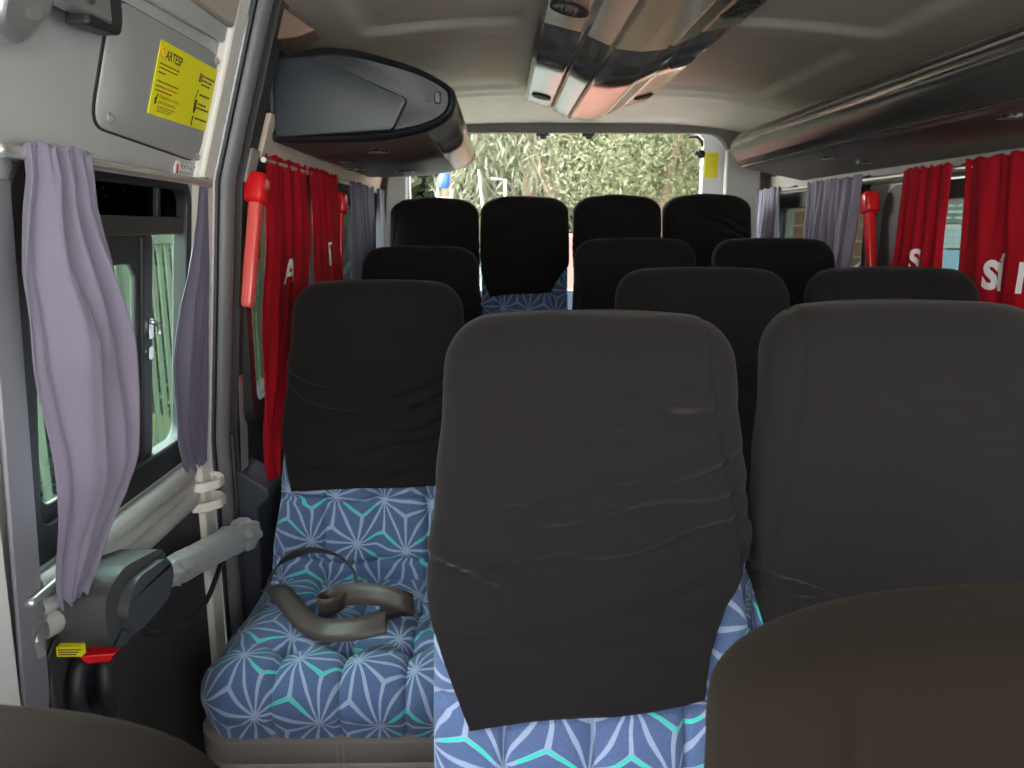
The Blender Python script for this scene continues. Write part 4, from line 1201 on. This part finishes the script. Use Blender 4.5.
for a, b, nm in ((0, 4, 'vent_panel'), (4, 7, 'side_panel'), (7, 11, 'centre_panel'), (11, 14, 'side_panel'), (14, 18, 'vent_panel')):
    duct_shell(nm, a, b, YJ, 3.27, 'duct' if nm != 'centre_panel' else 'duct', True)
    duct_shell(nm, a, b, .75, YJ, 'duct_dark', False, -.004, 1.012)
def vent(x, y, z, tilt, big=1.):
    n_ = Vector((tilt, 0, -1)).normalized(); t1 = Vector((0, 1, 0)); t2 = n_.cross(t1)
    c_ = Vector((XC + x, y, z)) + n_ * .005
    pts = [c_ + t1 * (.034 * big * cos(2 * pi * k / 28)) + t2 * (.034 * big * sin(2 * pi * k / 28)) for k in range(29)]
    o = rel(MB().tube(pts, .0045, 6, False).build('air_vent', 'black_plastic'), ad)
    b = MB().tube([c_ - n_ * .006, c_ + n_ * .0015], [.033 * big, .033 * big], 24)
    for q in range(-2, 3):
        b.tube([c_ + t2 * (q * .011) - t1 * .03 * cos(q * .4) + n_ * .005, c_ + t2 * (q * .011) + t1 * .03 * cos(q * .4) + n_ * .005], .0022, 5)
    g = b.build('vent_grille', 'rubber_black'); g.parent = o
for y in (1.90, 2.50, 3.12):
    vent(-.195, y, 1.789, -.25, 1.25 if y < 2 else 1); vent(.195, y, 1.789, .25, 1.25 if y < 2 else 1)

# ------------------------------------------------------------------ seat belt lying on the single seat's cushion
def ribbon(path, width=.046):
    """path: list of (point, direction across)"""
    mb = MB(); rows = []
    for p, a in path:
        a = Vector(a).normalized() * (width / 2); p = Vector(p)
        rows.append([p - a, p - a * .3, p + a * .3, p + a])
    mb.grid(rows); return mb
pth = []
def seg(ctrl, n=10):
    pts = catmull([c_[0] for c_ in ctrl], n); acs = catmull([c_[1] for c_ in ctrl], n)
    return list(zip(pts, acs))
belt = [((-.53, 1.64, .500), (.5, .0, .9)), ((-.50, 1.64, .555), (.55, -.3, .7)), ((-.43, 1.63, .590), (.1, -.75, .65)), ((-.36, 1.61, .585), (.2, -.8, .5)), ((-.315, 1.57, .555), (.3, -.8, .4)),
        ((-.325, 1.52, .530), (.1, -.5, .85)), ((-.36, 1.49, .522), (0, -.2, 1)), ((-.385, 1.505, .520), (0, -.1, 1)), ((-.365, 1.53, .522), (.1, .1, 1)),
        ((-.32, 1.505, .545), (-.1, .55, .85)), ((-.26, 1.475, .560), (-.15, .6, .8)), ((-.205, 1.46, .555), (-.2, .5, .85)), ((-.180, 1.475, .535), (-.1, .2, 1)),
        ((-.20, 1.50, .520), (.1, -.1, 1)), ((-.25, 1.49, .515), (.1, .3, 1))]
mb = ribbon(seg(belt, 8))
b2 = [((-.525, 1.63, .500), (.9, .35, .2)), ((-.49, 1.58, .522), (.9, .35, .2)), ((-.44, 1.51, .518), (.8, .5, .3)), ((-.395, 1.45, .513), (.6, .7, .4)), ((-.345, 1.405, .520), (.2, .75, .65)), ((-.285, 1.39, .530), (-.05, .75, .65)), ((-.225, 1.40, .538), (-.15, .75, .65))]
q = ribbon(seg(b2, 8)); mb.add(q.v, q.f)
o = mb.build('seat_belt', 'belt_web', angle=60, fixn=False)
so = o.modifiers.new('web', 'SOLIDIFY'); so.thickness = .0016; so.offset = 0
tag(o, 'loose dark brown seat belt webbing folded on the single seat cushion', 'seat belt')

# ------------------------------------------------------------------ outside
S(MB().box(-40, 40, -30, 60, -.72, -.70).build('ground', 'pavement'))
S(MB().box(-14, 14, 6.6, 40, -.70, -.66).build('lawn', 'grass_ground'))
S(MB().box(4.2, 14, 2.0, 15.4, -.70, -.655).build('lawn', 'grass_ground'))

def leaves(mb, centers, n, size, rnd, droop=0.):
    for _ in range(n):
        c_, r_ = rnd.choice(centers)
        d = Vector((rnd.gauss(0, 1), rnd.gauss(0, 1), rnd.gauss(0, 1))); d.normalize()
        p = Vector(c_) + Vector((d.x * r_[0], d.y * r_[1], d.z * r_[2])) * (rnd.random() ** .45)
        a = Vector((rnd.gauss(0, 1), rnd.gauss(0, 1), rnd.gauss(0, 1) - droop * 2)).normalized()
        b = a.cross(Vector((rnd.gauss(0, 1), rnd.gauss(0, 1), rnd.gauss(0, .6)))).normalized()
        l = size * rnd.uniform(.6, 1.4); w_ = l * (.34 if droop < .5 else .16)
        k = len(mb.v)
        mb.v += [tuple(p - a * l), tuple(p + b * w_), tuple(p + a * l), tuple(p - b * w_)]
        mb.f.append((k, k + 1, k + 2, k + 3))
def tree(label, x, y, h, crown, nleaf, m_, size, seed, droop=0., trunk_r=.12, forks=3, lean=0.):
    rnd = random.Random(seed)
    root = empty('tree', (x, y, -.68)); tag(root, label, 'tree', 'trees behind the van')
    tk = MB(); base = Vector((0, 0, 0)); fork = Vector((lean * .6, 0, h * .42))
    tk.tube([base, Vector((lean * .25, .03, h * .2)), fork], [trunk_r * 1.2, trunk_r, trunk_r * .85], 12)
    for k in range(forks):
        a = 2 * pi * k / forks + seed
        e = fork + Vector((cos(a) * crown[0] * .6, sin(a) * crown[1] * .4, h * .36))
        mid = fork.lerp(e, .5) + Vector((cos(a) * .1, 0, .12))
        tk.tube([fork - Vector((0, 0, .05)), mid, e], [trunk_r * .65, trunk_r * .4, trunk_r * .12], 8)
    tk.build('trunk', 'bark', root)
    cs = []
    for _ in range(16):
        a = rnd.uniform(0, 2 * pi); r_ = rnd.random() ** .5
        zc = rnd.uniform(.42 if droop > .5 else .5, .95) * h
        cs.append(((cos(a) * crown[0] * r_, sin(a) * crown[1] * r_, zc), (crown[0] * .38, crown[1] * .38, h * (.22 if droop > .5 else .14))))
    mb = MB(); leaves(mb, cs, nleaf, size, rnd, droop)
    mb.build('foliage', m_, root, smooth=False, fixn=False)
tree('willow-like tree with drooping foliage behind the middle of the rear window', 0.75, 10.2, 5.6, (1.6, 1.0), 26000, 'leaf_pale', .075, 3, 1., .16, 4)
tree('forked brown tree with thin foliage behind the right half of the rear window', 2.1, 9.4, 5.0, (1.8, 1.0), 30000, 'leaf_light', .033, 5, 0., .10, 3, -.35)
tree('light green bushy tree seen above the blue bin', -.9, 12.6, 6.4, (2.3, 1.2), 18000, 'leaf_light', .06, 8, .1, .15, 4, .2)
tree('mid green tree furthest back between the willow and the blue bin', .6, 15.6, 7.2, (2.4, 1.2), 16000, 'leaf_mid', .085, 13, .2, .18, 4)
tree('mid green tree standing behind the forked brown tree', 2.9, 13.4, 6.4, (1.7, 1.2), 14000, 'leaf_mid', .075, 17, .2, .18, 4)
tree('pale green tree by the left rear pillar', -4.2, 14.0, 6.5, (2.3, 1.4), 9000, 'leaf_light', .09, 21, .2, .16, 4)
rnd = random.Random(5)
mb = MB(); leaves(mb, [((x, 18.5 + .6 * sin(x), rnd.uniform(.2, 5.5)), (1.5, .6, 1.2)) for x in [-9 + .7 * k for k in range(30)] for _ in range(6)], 70000, .22, rnd, .2)
tag(mb.build('hedge', 'leaf_dark', smooth=False, fixn=False), 'tall green hedge closing the view behind the trees', 'hedge', kind='stuff')
tag(MB().box(.1, 1.7, 6.2, 6.35, -.66, 1.24).build('low_wall', 'pink_wall', bevel=.02), 'low pinkish wall glimpsed between the rear row seats', 'wall', kind='structure')

# blue bin on a white slatted stand
bn = empty('waste_bin', (-.63, 9.1, -.66)); tag(bn, 'small blue round bin on a white slatted stand beyond the rear window', 'bin')
mb = MB()
for sx in (-.075, .075): mb.box(sx - .012, sx + .012, -.08, .08, 0, 2.38)
for k in range(14): mb.box(-.075, .075, -.085, -.07, .25 + k * .15, .33 + k * .15)
mb.build('stand', 'white_line', bn)
MB().tube([(0, 0, 2.38), (0, 0, 2.41), (0, 0, 2.52), (0, 0, 2.55)], [.04, .060, .062, .04], 20).build('bin_body', 'bin_blue', bn)
# white frame
gf = empty('white_post', (.06, 9.0, -.66)); tag(gf, 'thin white angled post on the lawn beyond the rear window', 'post')
MB().tube([(0, 0, 0), (0, 0, 2.47), (-.16, 0, 2.48)], .018, 8).build('post_tube', 'post_white', gf)
gp = MB().tube([(-.10, 9.4, -.66), (-.20, 9.4, 1.5), (-.25, 9.4, 1.95)], [.022, .018, .012], 8)
tag(gp.build('leaning_pole', 'white_line'), 'pale leaning pole beside the white post on the lawn', 'pole')

def car(label, loc, rz, body='car_white', kind='van'):
    root = empty('car', loc, rz); tag(root, label, 'car', 'parked vehicles')
    # side profile x along the length, z up ; half widths by height
    if kind == 'van': prof = [(-2.2, .35), (-2.25, .8), (-2.2, 1.1), (-1.75, 1.25), (-1.15, 1.85), (-.8, 1.98), (1.9, 2.0), (2.15, 1.85), (2.22, 1.0), (2.2, .35)]
    else: prof = [(-2.1, .35), (-2.15, .65), (-2.0, .82), (-1.1, .95), (-.5, 1.38), (-.1, 1.45), (.9, 1.43), (1.6, 1.05), (2.05, .98), (2.12, .7), (2.1, .35)]
    mb = MB(); rings = []
    ztop = max(z for _, z in prof)
    for wy, ins in ((-.88, .06), (-.90, 0), (-.4, 0), (0, 0), (.4, 0), (.90, 0), (.88, .06)):
        rings.append([(x * (1 - ins * .4), wy * (1 - .16 * sstep(.95, ztop, z)), z - (ins if z > .9 else 0)) for x, z in prof])
    mb.loft(rings); mb.build('body', body, root, bevel=.03, angle=35)
    zt = ztop - .14; zb = 1.18 if kind == 'van' else .98
    x0, x1 = (-1.45, 1.8) if kind == 'van' else (-.95, 1.35)
    for sy in (-1, 1):
        for a, b in ((0, .30), (.33, .64), (.67, 1)):
            xa, xb = lerp(x0, x1, a), lerp(x0, x1, b)
            sh = .42 if a == 0 else 0
            yb_, yt = .905 * (1 - .16 * sstep(.95, ztop, zb)) * sy, .905 * (1 - .16 * sstep(.95, ztop, zt)) * sy
            MB().hexa([(xa, yb_, zb), (xb, yb_, zb), (xb, yb_ * .97, zb), (xa, yb_ * .97, zb)], [(xa + sh, yt, zt), (xb, yt, zt), (xb, yt * .97, zt), (xa + sh, yt * .97, zt)]).build('side_window', 'car_glass', root, bevel=.01)
    xs0, xs1 = (-1.72, -1.20) if kind == 'van' else (-1.08, -.52)
    zf0, zf1 = (1.27, 1.80) if kind == 'van' else (.97, 1.36)
    MB().hexa([(xs0 - .02, -.74, zf0), (xs0 - .02, .74, zf0), (xs0 + .06, .74, zf0), (xs0 + .06, -.74, zf0)], [(xs1 - .02, -.66, zf1), (xs1 - .02, .66, zf1), (xs1 + .06, .66, zf1), (xs1 + .06, -.66, zf1)]).build('windscreen', 'car_glass', root, bevel=.01)
    for sy in (-.80, .80):
        for x in (-1.35, 1.35):
            wh = MB().tube([(x, sy - .11, .32), (x, sy - .09, .32), (x, sy + .09, .32), (x, sy + .11, .32)], [.28, .32, .32, .28], 24).build('wheel', 'tyre', root)
            MB().tube([(x, sy + math.copysign(.10, sy), .32), (x, sy + math.copysign(.118, sy), .32)], [.19, .16], 18).build('hub', 'bracket_metal', wh)
    for sy in (-.6, .6): MB().box(-2.27 if kind == 'van' else -2.17, -2.16 if kind == 'van' else -2.05, sy - .16, sy + .16, .78 if kind == 'van' else .62, .94 if kind == 'van' else .74).build('headlamp', 'chrome', root, bevel=.02)
    return root
car('white van parked outside, seen behind the wide purple curtain and red hammer', (7.75, 12.4, -.66), R(3), 'car_white', 'van')
car('bluish silver car on the lawn, peeking between two rear row seats', (-.55, 10.9, -.66), R(185), 'car_silver', 'car')

# terracotta wall with pale lines on the right
tw = MB().box(4.7, 18, 15.5, 15.7, -.70, 3.2).build('boundary_wall', 'terracotta'); tag(tw, 'terracotta wall with pale horizontal lines outside, seen past the small purple curtain', 'wall', kind='structure')
for z in (.40, .70, 1.0, 1.3, 1.6, 1.9, 2.2, 2.5): MB().box(4.7, 18, 15.485, 15.50, z - .018, z + .018).build('pale_line', 'white_line', tw)
mb = MB(); rnd = random.Random(9); leaves(mb, [((15, y, rnd.uniform(0, 4)), (.8, 1.2, 1.4)) for y in [-4 + k * .8 for k in range(18)]], 8000, .16, rnd)
tag(mb.build('hedge', 'leaf_dark', smooth=False, fixn=False), 'green hedge outside beyond the lettered red curtains', 'hedge', kind='stuff')

# white framed notice board outside the right windows
nb = empty('notice_board', (4.5, 7.72, -.655), R(-60)); tag(nb, 'white tube-framed board with text panels outside, between the two lettered red curtains', 'board')
loop = rrect(-.42, .42, 1.42, 2.24, .08, 5); loop.append(loop[0])
fm = MB().tube([(u, 0, v) for u, v in loop], .02, 8, False)
for sx in (-.42, .42): fm.tube([(sx, 0, 0), (sx, 0, 1.5)], .02, 8)
fm.build('frame', 'post_white', nb)
for z0, z1, m_ in ((1.98, 2.20, 'board_green'), (1.74, 1.96, 'board_white'), (1.46, 1.72, 'board_blue')):
    p = MB().box(-.39, .39, -.01, .01, z0, z1).build('text_panel', m_, nb, bevel=.004)
    mb = MB(); rnd = random.Random(int(z0 * 100))
    for r_ in range(3):
        x = -.34
        while x < .30:
            l = rnd.uniform(.05, .16); mb.box(x, x + l, -.014, -.0105, z1 - .06 - r_ * .06, z1 - .035 - r_ * .06); x += l + .03
    if m_ != 'board_blue': mb.build('print', 'board_white' if m_ == 'board_green' else 'board_blue', p, smooth=False)

# pale green fence outside the door
fc = empty('slat_fence', (-2.6, 4.9, -.70)); tag(fc, 'pale green fence of upright slats outside the sliding door window', 'fence')
mb = MB().box(-.03, .03, -2.6, 3.6, 1.87, 1.95); mb.box(-.03, .03, -2.6, 3.6, .15, .22); mb.box(-.035, .035, -2.6, 3.6, 1.985, 2.02); mb.build('rail', 'fence_green', fc)
k = 0
y = -2.55
while y < 3.55:
    MB().box(-.006, .006, y, y + .070, .1, 1.90).build('slat', 'fence_green', fc); y += .135
for yy in (-2.6, .5, 3.6): MB().box(-.04, .04, yy - .04, yy + .04, 0, 2.05).build('post', 'fence_green', fc)
mb = MB(); rnd = random.Random(19); leaves(mb, [((-3.6, y, rnd.uniform(-.6, 1.0)), (.5, .9, .6)) for y in [-1 + k * .8 for k in range(14)] for _ in range(2)], 9000, .12, rnd)
tag(mb.build('hedge', 'dark_green', smooth=False, fixn=False), 'dark hedge behind the pale green slat fence', 'hedge', kind='stuff')

# ------------------------------------------------------------------ camera, world, colour
cam_d = bpy.data.cameras.new('camera'); cam = bpy.data.objects.new('camera', cam_d); COL.objects.link(cam)
F = 775.
cam_d.sensor_width = 36; cam_d.lens = 36 * F / 1024; cam_d.clip_start = .02; cam_d.clip_end = 200
cam.location = (0, 0, 1.30)
cam.rotation_euler = (pi / 2 - math.atan(158 / F), 0, -math.atan(12 / math.hypot(F, 158)))
SC.camera = cam
cam_d.dof.use_dof = True; cam_d.dof.focus_distance = 1.35; cam_d.dof.aperture_fstop = 9.5
w = bpy.data.worlds.new('sky'); SC.world = w; w.use_nodes = True
nt = w.node_tree; bg = nt.nodes['Background']
tc = nt.nodes.new('ShaderNodeTexCoord'); sp = nt.nodes.new('ShaderNodeSeparateXYZ'); nt.links.new(tc.outputs['Generated'], sp.inputs[0])
rp = nt.nodes.new('ShaderNodeValToRGB'); nt.links.new(sp.outputs['Z'], rp.inputs[0])
rp.color_ramp.elements[0].position = 0; rp.color_ramp.elements[0].color = (1, .97, .92, 1)
rp.color_ramp.elements[1].position = .8; rp.color_ramp.elements[1].color = (.80, .88, 1, 1)
nt.links.new(rp.outputs[0], bg.inputs['Color'])
dt = nt.nodes.new('ShaderNodeVectorMath'); dt.operation = 'DOT_PRODUCT'; nt.links.new(tc.outputs['Generated'], dt.inputs[0]); dt.inputs[1].default_value = (-.80, .10, .59)
mx_ = nt.nodes.new('ShaderNodeMath'); mx_.operation = 'MAXIMUM'; nt.links.new(dt.outputs['Value'], mx_.inputs[0]); mx_.inputs[1].default_value = 0
pw_ = nt.nodes.new('ShaderNodeMath'); pw_.operation = 'POWER'; nt.links.new(mx_.outputs[0], pw_.inputs[0]); pw_.inputs[1].default_value = 3
ma_ = nt.nodes.new('ShaderNodeMath'); ma_.operation = 'MULTIPLY_ADD'; nt.links.new(pw_.outputs[0], ma_.inputs[0]); ma_.inputs[1].default_value = 12.; ma_.inputs[2].default_value = 3.6
nt.links.new(ma_.outputs[0], bg.inputs['Strength'])      # overcast sky, brightest where the hidden sun stands
SC.view_settings.view_transform = 'Standard'
SC.view_settings.look = 'None'
SC.view_settings.gamma = 1
SC.view_settings.use_curve_mapping = False
SC.view_settings.exposure = 1.62
SC.cycles.max_bounces = 10; SC.cycles.diffuse_bounces = 5; SC.cycles.glossy_bounces = 5; SC.cycles.transparent_max_bounces = 12
SC.cycles.sample_clamp_indirect = 6
SC.cycles.use_denoising = True
